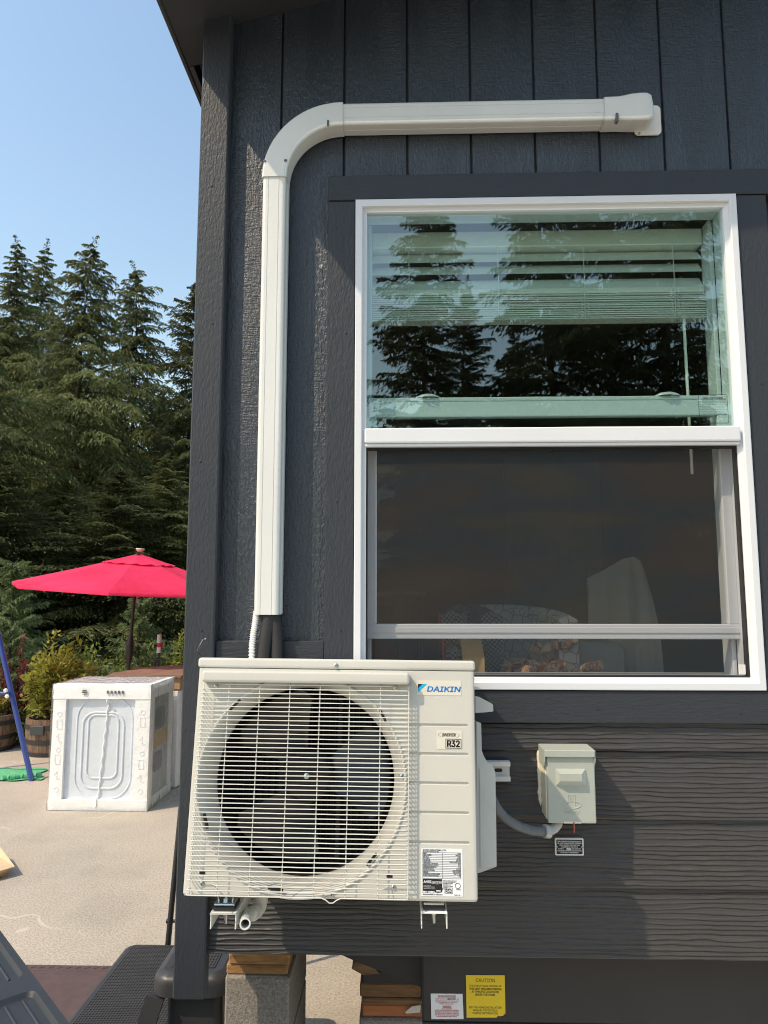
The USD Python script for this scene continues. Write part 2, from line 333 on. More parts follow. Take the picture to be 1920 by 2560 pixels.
def concrete():
    n = {'geo': ('geometry', {}), 'n1': ('noise_texture', {'scale': 1.1, 'detail': 6.0, 'roughness': .62}), 'n2': ('noise_texture', {'scale': 85.0, 'detail': 4.0, 'roughness': .75}),
         'r1': ('rgb_ramp', {'ramp': [(.30, (.325, .293, .25)), (.5, (.41, .37, .315)), (.72, (.455, .403, .34))]}),
         'r2': ('rgb_ramp', {'ramp': [(.34, (.66, .65, .64)), (.5, (1, 1, 1)), (.66, (1.22, 1.22, 1.2))]}),
         'mx': ('mix_color', {'blend_type': 'multiply', 'fac': 1.0}),
         'v': ('voronoi_texture', {'scale': .75, 'feature': 'distance_to_edge'}), 'dn': ('noise_texture', {'scale': 3.0, 'detail': 2.0}), 'dm': ('mix_vector', {'fac': .34}),
         'vr': ('map_range', {'from_min': .002, 'from_max': .0075, 'to_min': 1.0, 'to_max': 0.0, 'clamp': True}),
         'km': ('noise_texture', {'scale': .9, 'detail': 2.0}), 'kr': ('map_range', {'from_min': .44, 'from_max': .54, 'to_min': 0.0, 'to_max': .5, 'clamp': True}),
         'kk': ('math', {'math_type': 'multiply'}), 'm2': ('mix_color', {'b': (.62, .56, .48)}),
         'b': ('bump', {'strength': 1.0, 'distance': .0035}), 'p': ('principled_bsdf', {'roughness': .88, 'specular_ior_level': .3})}
    l = [('geo.position', 'n1.vector'), ('geo.position', 'n2.vector'), ('n1.fac', 'r1.fac'), ('n2.fac', 'r2.fac'), ('r1.color', 'mx.a'), ('r2.color', 'mx.b'),
         ('geo.position', 'dn.vector'), ('geo.position', 'dm.a'), ('dn.color', 'dm.b'), ('dm.result', 'v.vector'), ('v.distance', 'vr.value'), ('geo.position', 'km.vector'), ('km.fac', 'kr.value'),
         ('vr.result', 'kk.value1'), ('kr.result', 'kk.value2'), ('kk.value', 'm2.fac'), ('mx.result', 'm2.a'), ('m2.result', 'p.base_color'), ('n2.fac', 'b.height'), ('b.normal', 'p.normal')]
    LOOK['concrete'] = usdkit.material(stage, '/World/Looks/concrete', n, l, surface='p.BSDF')
concrete()
def leaf(name, dark, light, trans=.25, rough=.55, pscale=.35):
    n = {'geo': ('geometry', {}), 'oi': ('object_info', {}), 'n': ('noise_texture', {'scale': pscale, 'detail': 3.0}),
         'a': ('math', {'math_type': 'multiply_add', 'value2': .45}), 'c': ('math', {'math_type': 'multiply_add', 'value2': .22}),
         's': ('math', {'math_type': 'subtract', 'value2': .15}), 'r': ('rgb_ramp', {'ramp': [(.1, dark), (.75, light), (1.0, tuple(x*1.25 for x in light))]}),
         'p': ('principled_bsdf', {'roughness': rough, 'specular_ior_level': .15}), 't': ('translucent_bsdf', {}), 'x': ('mix_closure', {'fac': trans})}
    l = [('geo.position', 'n.vector'), ('geo.random_per_island', 'a.value1'), ('n.fac', 'a.value3'), ('oi.random', 'c.value1'), ('a.value', 'c.value3'), ('c.value', 's.value1'),
         ('s.value', 'r.fac'), ('r.color', 'p.base_color'), ('r.color', 't.color'), ('p.BSDF', 'x.closure1'), ('t.BSDF', 'x.closure2')]
    LOOK[name] = usdkit.material(stage, '/World/Looks/'+name, n, l, surface='x.closure')
leaf('hemlock', (.022, .030, .011), (.195, .220, .080), .30)
leaf('fir', (.016, .026, .012), (.115, .125, .045), .22)
leaf('young_conifer', (.045, .075, .03), (.17, .22, .09), .28)
leaf('yellow_leaf', (.14, .16, .025), (.46, .43, .085), .35, pscale=2.0)
leaf('bright_leaf', (.055, .085, .018), (.26, .30, .07), .35, pscale=2.0)
leaf('orange_leaf', (.12, .12, .03), (.48, .16, .02), .3, pscale=5.0)
leaf('red_leaf', (.05, .02, .02), (.16, .04, .035), .3, pscale=5.0)
leaf('grass', (.035, .06, .015), (.14, .18, .05), .3, pscale=2.0)

def fres(f0):
    """Schlick reflectance that is the same from both sides of a thin pane"""
    return ({'lw': ('layer_weight', {'blend': .5}), 'p5': ('math', {'math_type': 'power', 'value2': 5.0}), 'fr': ('math', {'math_type': 'multiply_add', 'value2': 1-f0, 'value3': f0})},
            [('lw.facing', 'p5.value1'), ('p5.value', 'fr.value1'), ('fr.value', 'x.fac')])
def glass_mat(name, tint, f0):
    n = {'t': ('transparent_bsdf', {'color': tint}), 'g': ('glossy_bsdf', {'color': (.95, 1.0, .97), 'roughness': 0.0}), 'x': ('mix_closure', {})}
    fn, fl = fres(f0); n.update(fn)
    LOOK[name] = usdkit.material(stage, '/World/Looks/'+name, n, fl+[('t.BSDF', 'x.closure1'), ('g.BSDF', 'x.closure2')], surface='x.closure')
glass_mat('window_glass', (.79, .90, .88), .15)
glass_mat('inner_glass', (.86, .92, .88), .05)
glass_mat('sash_glass', (.93, .95, .93), .025)
def screen_mat():
    n = {'t': ('transparent_bsdf', {'color': (1, 1, 1)}), 'd': ('principled_bsdf', {'base_color': (.050, .043, .036), 'roughness': .8, 'specular_ior_level': .15}), 'x': ('mix_closure', {'fac': .34}),
         'geo': ('geometry', {}), 'm': ('mapping', {'scale': (1.6, 1, 5.5), 'rotation': (0, .18, 0)}), 'nz': ('noise_texture', {'scale': 1.0, 'detail': 2.0}), 'w': ('wave_texture', {'bands_direction': 'x', 'scale': 32.0, 'distortion': .6}),
         'r': ('rgb_ramp', {'ramp': [(.30, (.057, .048, .040)), (.44, (.050, .044, .039)), (.54, (.036, .042, .046)), (.64, (.052, .047, .038)), (.75, (.057, .046, .039))]}), 'v': ('mix_color', {'blend_type': 'multiply', 'fac': .22})}
    LOOK['insect_mesh'] = usdkit.material(stage, '/World/Looks/insect_mesh', n, [('geo.position', 'm.vector'), ('m.vector', 'nz.vector'), ('nz.fac', 'r.fac'), ('geo.position', 'w.vector'), ('r.color', 'v.a'), ('w.color', 'v.b'), ('v.result', 'd.base_color'), ('t.BSDF', 'x.closure1'), ('d.BSDF', 'x.closure2')], surface='x.closure')
    n = {'geo': ('geometry', {}), 'nz': ('noise_texture', {'scale': 9.0, 'detail': 4.0, 'distortion': 1.5}), 'b': ('bump', {'strength': 1.0, 'distance': .012}),
         't': ('transparent_bsdf', {'color': (.985, .99, .99)}), 'g': ('glossy_bsdf', {'color': (1, 1, 1), 'roughness': .16}), 'x': ('mix_closure', {})}
    fn, fl = fres(.05); n.update(fn)
    LOOK['clear_film'] = usdkit.material(stage, '/World/Looks/clear_film', n, [('geo.position', 'nz.vector'), ('nz.fac', 'b.height'), ('b.normal', 'g.normal'), ('b.normal', 'lw.normal')] + fl + [('t.BSDF', 'x.closure1'), ('g.BSDF', 'x.closure2')], surface='x.closure')
screen_mat()

# ------------------------------------------------------------------ ground
Z = lambda c: c+1.72
g = G().box(-180, 180, -180, 180, -.12, -.05)
n = 60; obj('ground', g, 'soil', kind='structure', label='dark forest floor under and beyond the trees')
obj('patio', G().box(-11, 5, -9, 6.35, -.05, 0, .008), 'concrete', kind='structure', label='sunlit beige concrete patio with pale wavy stains')

# ------------------------------------------------------------------ house
XL, XR = -.642, -.5527
ZB = [Z(-.3592), Z(-.4376), Z(-.6246), Z(-.8081), Z(-.9921)]
WL, WR, WB, WT, HT, TL = -.1465, 1.0265, Z(-.2674), Z(1.2300), Z(1.3130), -.2335
house = thing('house', 'dark charcoal house corner with vertical panel siding and lap boards', 'house')
X0, PW, ROOFZ, SL = -.3903, .2032, 3.545, .24
roofz = lambda x: ROOFZ+.06+SL*(x+.741)
BAND = P(580, 1602, -.02)[2]
def panel(xa, xb, z0):
    g = G(); e = .0035
    v = [(xa+e, .012), (xa+e, .002), (xa+e+.002, 0), (xb-e-.002, 0), (xb-e, .002), (xb-e, .012)]
    g.prism(v, z0, min(roofz(xa), roofz(xb)), plane='xy'); obj('siding_panel', g, 'panel_paint', house, fix=True)
panel(XR-.01, X0, BAND)
for k in range(0, 12):
    xa = X0+k*PW; panel(xa, xa+PW, BAND if k == 0 else HT-.02 if k < 8 else WB)
def wallcore():
    g = G()
    for (x0, x1, z0, z1) in ((-.62, WL+.004, ZB[4]+.03, 3.7), (WR-.004, 4.4, ZB[4]+.03, 3.9), (WL+.004, WR-.004, WT-.004, 3.7), (WL+.004, WR-.004, ZB[4]+.03, WB+.004)):
        g.box(x0, x1, .0125, .115, z0, z1)
    return g
obj('wall_core', wallcore(), 'groove_dark', house)
for i in range(4):
    zt, zb = ZB[i], ZB[i+1]; g = G()
    g.prism([(.012, zb-.0), (-.019, zb), (-.0205, zb+.003), (-.009, zt+.012), (.012, zt+.012)], XR-.004, 2.3, plane='yz')
    obj('lap_board', g, 'lap_paint', house, fix=True)
CB = P(470, 2497, -.03)[2]
obj('corner_trim', G().box(XL, XR, -.038, .004, CB, roofz(XL)-.02, .004), 'trim_paint', house)
obj('corner_trim', G().box(XL-.002, XL+.018, .0045, .09, CB, roofz(XL)-.02, .003), 'trim_paint', house)
obj('band_trim', G().box(XR+.0005, TL-.0005, -.022, .010, ZB[0]+.001, BAND, .002), 'trim_paint_wide', house)
obj('window_trim', G().box(TL, 2.3, -.030, .010, WT+.0015, HT, .003), 'trim_paint_wide', house)
obj('window_trim', G().box(TL, WL-.0015, -.026, .010, ZB[0]-.002, WT, .003), 'trim_paint', house)
obj('window_trim', G().box(WR+.0015, WR+.095, -.026, .010, WB-.001, WT, .003), 'trim_paint', house)
obj('window_trim', G().box(WL-.001, 2.3, -.028, .010, ZB[0]-.002, WB-.0025, .003), 'trim_paint_wide', house)
for (x, z, y) in ((-.60, 3.0, -.0385), (-.585, 2.55, -.0385), (-.61, 2.12, -.0385), (-.59, 1.62, -.0385), (-.606, 1.22, -.0385), (-.21, 2.86, -.0265), (-.175, 2.52, -.0265), (-.20, 2.0, -.0265), (-.185, 1.62, -.0265), (.3, 2.99, -.0305), (.9, 3.0, -.0305), (1.07, 2.35, -.0265), (1.065, 1.9, -.0265), (.55, 1.40, -.0285), (.95, 1.39, -.0285)):
    obj('nail_head', G().lathe([(.0034, 0), (.0030, .0010), (.0016, .0016), (0, .0018)], 10, 'y', (x, y, z)), 'trim_paint', house, 40)
obj('interior_door', G().box(.9, 1.75, 4.17, 4.199, .96, 2.95, .004), 'linen', house)
g = G().box(-.62, -.52, .116, 8, ZB[4]+.03, 3.62); obj('side_wall', g, 'trim_paint', house)
g = G().box(-.62, 4.4, .02, 8, ZB[4]+.002, ZB[4]+.028); obj('floor_underside', g, 'chassis', house)
# roof: rake end with closed soffit, then open eave with fascia
r = lambda x, d=0: ROOFZ+SL*(x+.741)+d
g = G().prism([(-.741, ROOFZ), (4.6, r(4.6)), (4.6, r(4.6, .16)), (-.741, ROOFZ+.16)], -.48, .13); g.prism([(-.741, ROOFZ+.06), (4.6, r(4.6, .06)), (4.6, r(4.6, .16)), (-.741, ROOFZ+.16)], .13, 8.3)
rf = obj('roof', g, 'soffit_dark', house, fix=True)
obj('fascia', G().box(-.757, -.7415, -.49, 8.3, ROOFZ-.004, ROOFZ+.15, .003), 'soffit_dark', rf)
obj('fascia', G().box(-.741, -.722, .131, 8.3, ROOFZ-.001, ROOFZ+.062, .002), 'soffit_dark', rf)
for k in range(5):
    obj('soffit_board', G().box(-.715+k*.016, -.703+k*.016, .131, 8.2, ROOFZ+.030, ROOFZ+.055, .003), 'soffit_dark', rf)
obj('drip_edge', G().box(-.768, -.7575, -.495, 8.3, ROOFZ+.10, ROOFZ+.16, .001), 'chassis', rf)
# room behind the window
FL = .95
for nm, bx, m in (('interior_floor', (-.52, 4.2, .1155, 4.2, FL-.05, FL), 'room_floor'), ('interior_ceiling', (-.52, 4.2, .1155, 4.2, 3.35, 3.40), 'room_wall'),
                  ('interior_wall', (-.52, -.46, .116, 4.2, FL+.001, 3.349), 'room_wall'), ('interior_wall', (-.459, 4.2, 4.2, 4.26, FL+.001, 3.349), 'room_wall'), ('interior_wall', (4.2, 4.26, .116, 4.2, FL+.001, 3.349), 'room_wall')):
    obj(nm, G().box(*bx), m, house)
g = G()
for (x0, x1, z0, z1) in ((-.459, WL-.02, FL, 3.349), (WR+.02, 4.199, FL, 3.349), (WL-.02, WR+.02, WT+.02, 3.349), (WL-.02, WR+.02, FL, WB-.02)): g.box(x0, x1, .116, .128, z0, z1)
obj('interior_wall', g, 'room_white', house)

# window: part of the house; its pieces are sub-parts
def ring(x0, x1, z0, z1, prof):
    """four mitred lengths of a frame; prof: (inset, y) points"""
    out = []; c = [(x0, z0, 1, 1), (x1, z0, -1, 1), (x1, z1, -1, -1), (x0, z1, 1, -1)]
    k = len(prof)
    for s in range(4):
        A, B = c[s], c[(s+1) % 4]
        v = [(a[0]+a[2]*i, y, a[1]+a[3]*i) for a in (A, B) for (i, y) in prof]
        f = [[j, (j+1) % k, k+(j+1) % k, k+j] for j in range(k)]
        g = G().add(v, f); out.append(g)
    return out
ZM0, ZM1 = P(1400, 1108, -.034)[2], P(1400, 1067, -.034)[2]
def sheet(x0, x1, y, z0, z1): return G().add([(x0, y, z0), (x1, y, z0), (x1, y, z1), (x0, y, z1)], [[0, 1, 2, 3]])
win = UsdGeom.Xform.Define(stage, str(house.GetPath())+'/window')
for g in ring(WL, WR, WB, WT, [(0, .06), (0, -.0325), (.002, -.034), (.019, -.034), (.0215, -.031), (.022, -.021), (.032, -.0175), (.034, -.016), (.034, .06)]):
    obj('frame', g, 'white_vinyl', win, fix=True)
IL, IR = WL+.034, WR-.034
g = G().box(IL-.004, IR+.004, -.036, .035, ZM0+.004, ZM1, .004).box(IL-.002, IR+.002, -.030, .034, ZM0-.006, ZM0+.0035, .002)
obj('meeting_rail', g, 'white_vinyl', win)
obj('pane', sheet(IL-.002, IR+.002, -.004, ZM1-.004, WT-.032), 'window_glass', win)
obj('pane', sheet(IL-.002, IR+.002, .014, ZM1-.004, WT-.032), 'inner_glass', win)
for (x0, x1, z0, z1) in ((IL-.001, IL+.004, WB+.034, ZM0-.007), (IR-.004, IR+.001, WB+.034, ZM0-.007), (IL+.004, IR-.004, WB+.033, WB+.038), (IL+.004, IR-.004, ZM0-.011, ZM0-.0065)):
    obj('gasket', G().box(x0, x1, -.012, .012, z0, z1), 'rubber', win)
obj('insect_screen', sheet(IL+.003, IR-.003, -.0065, WB+.036, ZM0-.009), 'insect_mesh', win)
obj('screen_tab', G().box(IR-.030, IR-.010, -.009, -.007, WB+.042, WB+.07, .001), 'room_white', win)
# raised lower sash behind the screen
SB0, SB1 = P(1300, 1597, .045)[2], P(1300, 1560, .045)[2]
ST0, ST1 = P(1300, 1042, .045)[2], P(1300, 994, .045)[2]
sash = UsdGeom.Xform.Define(stage, str(house.GetPath())+'/sash')
obj('bottom_rail', G().box(IL-.002, IR+.002, .036, .066, SB0, SB1, .003).box(IL, IR, .033, .036, SB0+.018, SB1-.010, .001), 'white_vinyl', sash)
obj('top_rail', G().box(IL+.006, IR+.001, .036, .070, ST0, ST1-.012, .003).box(IL+.004, IR+.001, .034, .072, ST1-.012, ST1, .003), 'white_vinyl', sash)
obj('stile', G().box(IL-.002, IL+.030, .037, .065, SB1, ST0, .003), 'white_vinyl', sash)
obj('stile', G().box(IR-.030, IR+.002, .037, .065, SB1, ST0, .003), 'white_vinyl', sash)
obj('sash_pane', sheet(IL+.028, IR-.028, .050, SB1-.004, ST0+.004), 'sash_glass', sash)
for px in (1070, 1668):
    c = P(px, 990, .05); g = G().lathe([(0, .012), (.020, .011), (.030, .004), (.031, 0)], 20); g.v[0][:, 0] *= 1.3
    g.v[0] += [c[0], .052, ST1]; obj('sash_lock', g, 'white_vinyl', sash)
for x0, x1 in ((IL-.001, IL+.012), (IR-.012, IR+.002)): obj('jamb_liner', G().box(x0, x1, .067, .13, WB+.03, WT-.03, .002), 'white_vinyl', win)
obj('jamb_liner', G().box(IL, IR, .067, .16, WB+.012, WB+.03, .002), 'white_vinyl', win)
# reversed exit notice on the glass
ex = P(1745, 987, -.0032); ex2 = P(1822, 1058, -.0032); ew, eh = ex2[0]-ex[0], ex[2]-ex2[2]
L = [('EMERGENCY-EXIT', 0, -.013, .0052, True, 0, 'c', .92), ('IMPORTANT', 0, -.0045, .0022, True, 0, 'c', 1)]
rng = random.Random(5)
for k in range(9): L.append(('In case of emergency open this window and push out'[:38+rng.randrange(10)], 0, -.021-k*.0052, .0021, False, 0, 'c', 1.25))
g = lettering(L, lambda w: np.stack([ex[0]+ew/2-w[:, 0], -.0032+0*w[:, 0]-w[:, 2]*.4, ex[2]+w[:, 1]], 1), .0004)
for (a, b, c_, d) in ((0, ew, -.0012, 0), (0, ew, -eh, -eh+.0012), (0, .0012, -eh, 0), (ew-.0012, ew, -eh, 0)): g.box(ex[0]+a, ex[0]+b, -.0035, -.0031, ex[2]+c_, ex[2]+d)
obj('exit_notice', g, 'ink_black', win)

# frame beam and bracing under the house
obj('chassis_beam', G().box(P(1055, 2400, .10)[0], 3.5, .10, .17, P(1060, 2556, .10)[2], ZB[4]-.003, .006).box(P(1055, 2400, .10)[0], 3.5, .10, .20, P(1060, 2556, .10)[2]-.012, P(1060, 2556, .10)[2]-.0005, .002), 'chassis', house)
q = [P(*t, .18) for t in ((828, 2372), (1062, 2372), (1062, 2468), (894, 2402))]
obj('gusset', G().prism([(p[0], p[2]) for p in q], .172, .184), 'chassis', house, fix=True)
q = [P(*t, .20) for t in ((890, 2400), (880, 2418), (908, 2433), (950, 2430), (935, 2415))]
obj('plywood_edge', G().prism([(p[0], p[2]) for p in q], .19, .26), 'old_wood', house, fix=True)

# ------------------------------------------------------------------ piers
def pier(label, name, px0, px1, y, ytop, ys, mats, depth=.39):
    """ys: pixel rows between the layers"""
    x0, x1 = P(px0, 2450, y)[0], P(px1, 2450, y)[0]
    t = thing(name, label, 'support pier', (0, 0, 0))
    zs = [P(600, v, y)[2] for v in ys]
    zs[0] = ytop
    for k in range(len(zs)-1):
        dx = (.004, -.003, .002, .005, 0)[k]
        obj('wood_block', G().box(x0+dx, x1+dx-.002, y+.004*(k % 2), y+depth, zs[k+1]+.001, zs[k], .004), mats[k], t)
    zt = zs[-1]
    for k in range(3):
        b = G().box(x0-.004, x1+.002, y-.006+.003*k, y+depth+.005, max(0, zt-(k+1)*.2+.004), zt-k*.2, .006)
        if zt-k*.2 > .03: obj('concrete_block', b, 'block', t)
    return t
pier('concrete block pier with fresh sawn timber on top beside the corner trim', 'corner_pier', 567, 722, .22, ZB[4]-.004, [2375, 2412, 2439], ['fresh_wood', 'fresh_wood'])
pier('stacked old timber blocks on concrete under the steel gusset', 'timber_pier', 902, 1056, .33, P(980, 2428, .33)[2], [2428, 2456, 2491, 2508, 2539], ['chassis', 'old_wood', 'old_wood', 'red_wood'])
q = [P(*t, .325) for t in ((1013, 2529), (1030, 2515), (1052, 2511), (1050, 2530), (1016, 2533))]
tag(obj('plastic_scrap', G().prism([(p[0], p[2]) for p in q], .322, .3245), 'room_white', fix=True), 'torn scrap of white plastic on the reddish timber block', 'scrap')

# ------------------------------------------------------------------ line set cover (conduit)
lc = thing('line_set_cover', 'cream plastic line set cover running up the wall and turning right', 'pipe cover')
YW = -.004
def prof(w, d, r=.011, ribs=False):
    h = w/2; pts = [(-h, 0), (-h, d-r)]
    for k in range(1, 5): a = math.pi/2*k/5; pts.append((-h+r-r*math.cos(a), d-r+r*math.sin(a)))
    if ribs: pts += [(-h+r, d), (-h+.018, d), (-h+.0185, d-.0012), (-h+.0205, d-.0012), (-h+.021, d), (h-.021, d), (h-.0205, d-.0012), (h-.0185, d-.0012), (h-.018, d)]
    pts += [(h-r, d)]
    for k in range(1, 5): a = math.pi/2*k/5; pts.append((h-r+r*math.sin(a), d-r+r*math.cos(a)))
    pts += [(h, d-r)]
    if ribs: pts += [(h, .030), (h-.0012, .029), (h-.0012, .026), (h, .025)]
    return pts+[(h, 0)]
YF = -.066
b1_, b2_ = P(631, 1537, YF), P(693, 1537, YF); t1_, t2_ = P(657, 430, YF), P(717, 430, YF)
vx = (t1_[0]+t2_[0]+b1_[0]+b2_[0])/4; vw = .0715
hz = (P(1100, 252, YF)[2]+P(1100, 330, -.01)[2])/2
zb_, zel, xel, xcap = b1_[2], P(687, 440, YF)[2], P(857, 280, YF)[0], P(1512, 280, YF)[0]
xend = P(1640, 270, YF)[0]
g = G().sweep([(vx, YW, zb_), (vx, YW, zel+.02)], (0, -1, 0), prof(vw, .060, ribs=True)); obj('vertical_duct', g, 'cream_plastic', lc, fix=True)
g = G().sweep([(vx, YW-.001, zb_+.002), (vx, YW-.001, zel)], (0, -1, 0), prof(vw+.006, .022, .003)); obj('base_rail', g, 'cream_plastic', lc, fix=True)
R_ = min(hz-zel, xel-vx)
cx_, cz_ = vx+R_, hz-R_
pth = [(vx, YW, zel-.001)] + [(cx_-R_*math.cos(a), YW, cz_+R_*math.sin(a)) for a in np.linspace(0, math.pi/2, 22)] + [(xel, YW, hz)]
pth = [pth[0]]+[p for i, p in enumerate(pth[1:], 1) if np.linalg.norm(np.subtract(p, pth[i-1])) > 1e-4]
g = G().sweep(pth, (0, -1, 0), prof(vw+.007, .064)); el = obj('elbow', g, 'cream_plastic', lc, 40, fix=True)
for (px, py, w, h) in ((820, 308, .006, .022), (661, 402, .010, .007), (714, 401, .010, .008), (818, 256, .010, .005)):
    c = P(px, py, -.0685); obj('slot', G().prism(rrect(w, h, min(w, h)*.45, 5, c[0], c[2]), -.0692, -.0678), 'ink_grey', el, fix=True)
g = G().sweep([(xel-.02, YW, hz), (xcap+.02, YW, hz)], (0, -1, 0), prof(vw, .060, ribs=True)); obj('horizontal_duct', g, 'cream_plastic', lc, fix=True)
g = G()
N = 14; xs = np.linspace(xcap, xend, N)
rings = []
for i, x in enumerate(xs):
    s = i/(N-1); w = vw+.007+.012*(1/(1+math.exp(-(s-.45)*14))); zo = hz+.004*(1/(1+math.exp(-(s-.45)*14)))
    d = .064+.004*s; rr = .012
    if s > .8: q_ = (s-.8)/.2; sh = .026*(1-math.sqrt(max(0, 1-q_*q_))); w -= sh*1.2; d -= sh
    pr = np.array(prof(w, d, rr)); rings.append(np.stack([np.full(len(pr), x), YW-pr[:, 1], zo-pr[:, 0]], 1))
k = len(rings[0]); g.add(np.vstack(rings), [[i*k+j, i*k+(j+1) % k, (i+1)*k+(j+1) % k, (i+1)*k+j] for i in range(N-1) for j in range(k)])
tr = trimesh.creation.triangulate_polygon(Polygon(rings[-1][:, [1, 2]]), engine='earcut'); g.add(np.stack([np.full(len(tr[0]), xend), tr[0][:, 0], tr[0][:, 1]], 1), tr[1])
cap = obj('wall_inlet_cap', g, 'cream_plastic', lc, 40, fix=True)
c0, c1 = P(1586, 340, -.004), P(1649, 266, -.004)
obj('flange', G().prism(rrect(c1[0]-c0[0], c1[2]-c0[2], .014, 5, (c0[0]+c1[0])/2, (c0[2]+c1[2])/2), -.0035, -.009), 'white_plastic', cap, fix=True)
obj('slot', G().box(P(1538, 290, -.066)[0], P(1545, 290, -.066)[0], -.0735, -.055, P(1540, 306, -.066)[2], P(1540, 285, -.066)[2], .002), 'ink_grey', cap)
c = P(1598, 333, -.01); obj('screw', G().lathe([(.0045, 0), (.004, .002), (0, .0025)], 12, 'y', (c[0], -.009, c[2])), 'zinc', cap)
# pipes leaving the cover
def wav(px, py, y): return P(px, py, y)
pts = np.array([P(641, 1528, -.045), P(638, 1555, -.050), P(633, 1585, -.056), P(630, 1615, -.060), P(629, 1660, -.062)])
tt = np.linspace(0, 1, 150); cen = np.stack([np.interp(tt, np.linspace(0, 1, 5), pts[:, i]) for i in range(3)], 1)
tag(obj('corrugated_conduit', G().tube(cen, .009, 14, radii=.0085+.0014*np.sin(tt*2*np.pi*22)), 'white_plastic', smooth=True), 'pale grey corrugated conduit emerging from the cream pipe cover', 'conduit')
for (a, lab) in ((([(673, 1528), (669, 1570), (662, 1610), (656, 1665)], -.040, .019), 'thick black foam insulated pipe beside the corrugated conduit'), (([(683, 1528), (690, 1570), (692, 1610), (692, 1665)], -.036, .0165), 'thinner black insulated pipe on the side towards the window')):
    pp = np.array([P(*q, a[1]-.004*i) for i, q in enumerate(a[0])]); tag(obj('insulated_pipe', G().tube(np.stack([np.interp(np.linspace(0, 3, 12), range(4), pp[:, i]) for i in range(3)], 1), a[2], 16), 'foam_pipe', smooth=True), lab, 'pipe')
pp = [P(*q, -.022) for q in ((697, 1528), (701, 1570), (702, 1610), (700, 1665))]
tag(obj('black_cable', G().tube(pp, .004, 8), 'rubber', smooth=True), 'thin black cable hanging beside the insulated pipes', 'cable')
# bent nail
pp = [P(493, 1626, -.05), P(500, 1612, -.058), P(507, 1599, -.06), P(513, 1597, -.052)]; pp = [P(497, 1632, -.038)]+pp[0:]
tag(obj('bent_nail', G().tube(pp, .0013, 6).lathe([(.003, 0), (.003, .001), (0, .001)], 8, 'y', pp[-1]), 'zinc'), 'small bent nail sticking out of the charcoal corner trim', 'nail')

# ------------------------------------------------------------------ heat pump outdoor unit
import manifold3d as m3
UO = np.array([-.170, -.380, -.421+1.72])
ea, eb, ec = map(math.radians, (-7.25, .57, .11))
def rot(a, b, c):
    Rx = np.array([[1, 0, 0], [0, math.cos(a), -math.sin(a)], [0, math.sin(a), math.cos(a)]])
    Ry = np.array([[math.cos(b), 0, math.sin(b)], [0, 1, 0], [-math.sin(b), 0, math.cos(b)]])
    Rz = np.array([[math.cos(c), -math.sin(c), 0], [math.sin(c), math.cos(c), 0], [0, 0, 1]])
    return Rz@Ry@Rx
UR = rot(ea, eb, ec)
def U(cx_, cy_, d=0.0, crop=True):
    """unit-local (x, z) behind a point of the photograph on the local plane y = d"""
    px, py = (440+cx_*.4943, 1620+cy_*.4943) if crop else (cx_, cy_)
    e = UR.T@(EYE-UO); q = UR.T@ray(px, py); t = (d-e[1])/q[1]; p = e+q*t
    return p[0], p[2]
MU = Gf.Matrix4d(*[*UR[:, 0], 0], *[*UR[:, 1], 0], *[*UR[:, 2], 0], *[*UO, 1])
hp = thing('heat_pump', 'cream outdoor heat pump unit with wire fan grille hung on the wall', 'heat pump', matrix=MU)
HW, HH, HD = .34, .2685, .284
def mbox(x0, x1, y0, y1, z0, z1, r):
    sp = trimesh.creation.uv_sphere(radius=r, count=[9, 16]).vertices
    return m3.Manifold.hull_points(np.vstack([sp+[X, Y, Z_] for X in (x0+r, x1-r) for Y in (y0+r, y1-r) for Z_ in (z0+r, z1-r)]))
zs_ = U(800, 107)[1]
fcx, fcz = U(653, 665, .07); RI = .219
body = mbox(-HW+.001, HW-.001, 0, HD, -HH, zs_-.0012, .011) ^ m3.Manifold.cube([2, 2, 2]).translate([-1, -1, zs_-2.0022])
body = m3.Manifold.hull_points(np.array([[sx*(HW-.001-(.011 if k == 0 else .0032 if k == 1 else 0)), y, z] for sx in (-1, 1) for k, y in ((0, 0), (1, .0032), (2, .011)) for z in (-HH+.006, zs_-.0015)]
        + [[sx*(HW-.011), .006, z] for sx in (-1, 1) for z in (-HH, zs_-.0012)] + [[sx*(HW-.001), HD, z] for sx in (-1, 1) for z in (-HH, zs_-.0012)] + [[sx*(HW-.004), .011, -HH] for sx in (-1, 1)]))
def cyl(r, h, x, z, y0): return m3.Manifold.cylinder(h, r, r, 96).rotate([-90, 0, 0]).translate([x, y0, z])
body = body - cyl(.2445, .2, fcx, fcz, -.05)
body = body - cyl(.235, .26, fcx, fcz, -.01)
gx0, gx1 = U(1183, 390)[0], U(1467, 390)[0]
for cy in (390, 536, 684, 833, 984):
    z = U(1330, cy)[1]; n_ = 8; a = [(gx0+.0045*math.cos(t), z+.0045*math.sin(t)) for t in np.linspace(math.pi/2, 3*math.pi/2, n_)] + [(gx1+.0045*math.cos(t), z+.0045*math.sin(t)) for t in np.linspace(-math.pi/2, math.pi/2, n_)]
    cs = m3.CrossSection([np.array(a)]); ex_ = m3.Manifold.extrude(cs, .0075, scale_top=(.995, .35)).rotate([0, 0, 0])
    top = np.array(a)
    v1 = np.stack([top[:, 0], np.full(len(top), -.001), top[:, 1]], 1); c_ = top*[1, 1]; c_ = np.stack([top[:, 0], np.full(len(top), .0042), z+(top[:, 1]-z)*.45], 1)
    body = body - m3.Manifold.hull_points(np.vstack([v1, c_]))
bm = body.to_mesh(); obj('body', trimesh.Trimesh(bm.vert_properties[:, :3], bm.tri_verts, process=False), 'cream_metal', hp, 30)
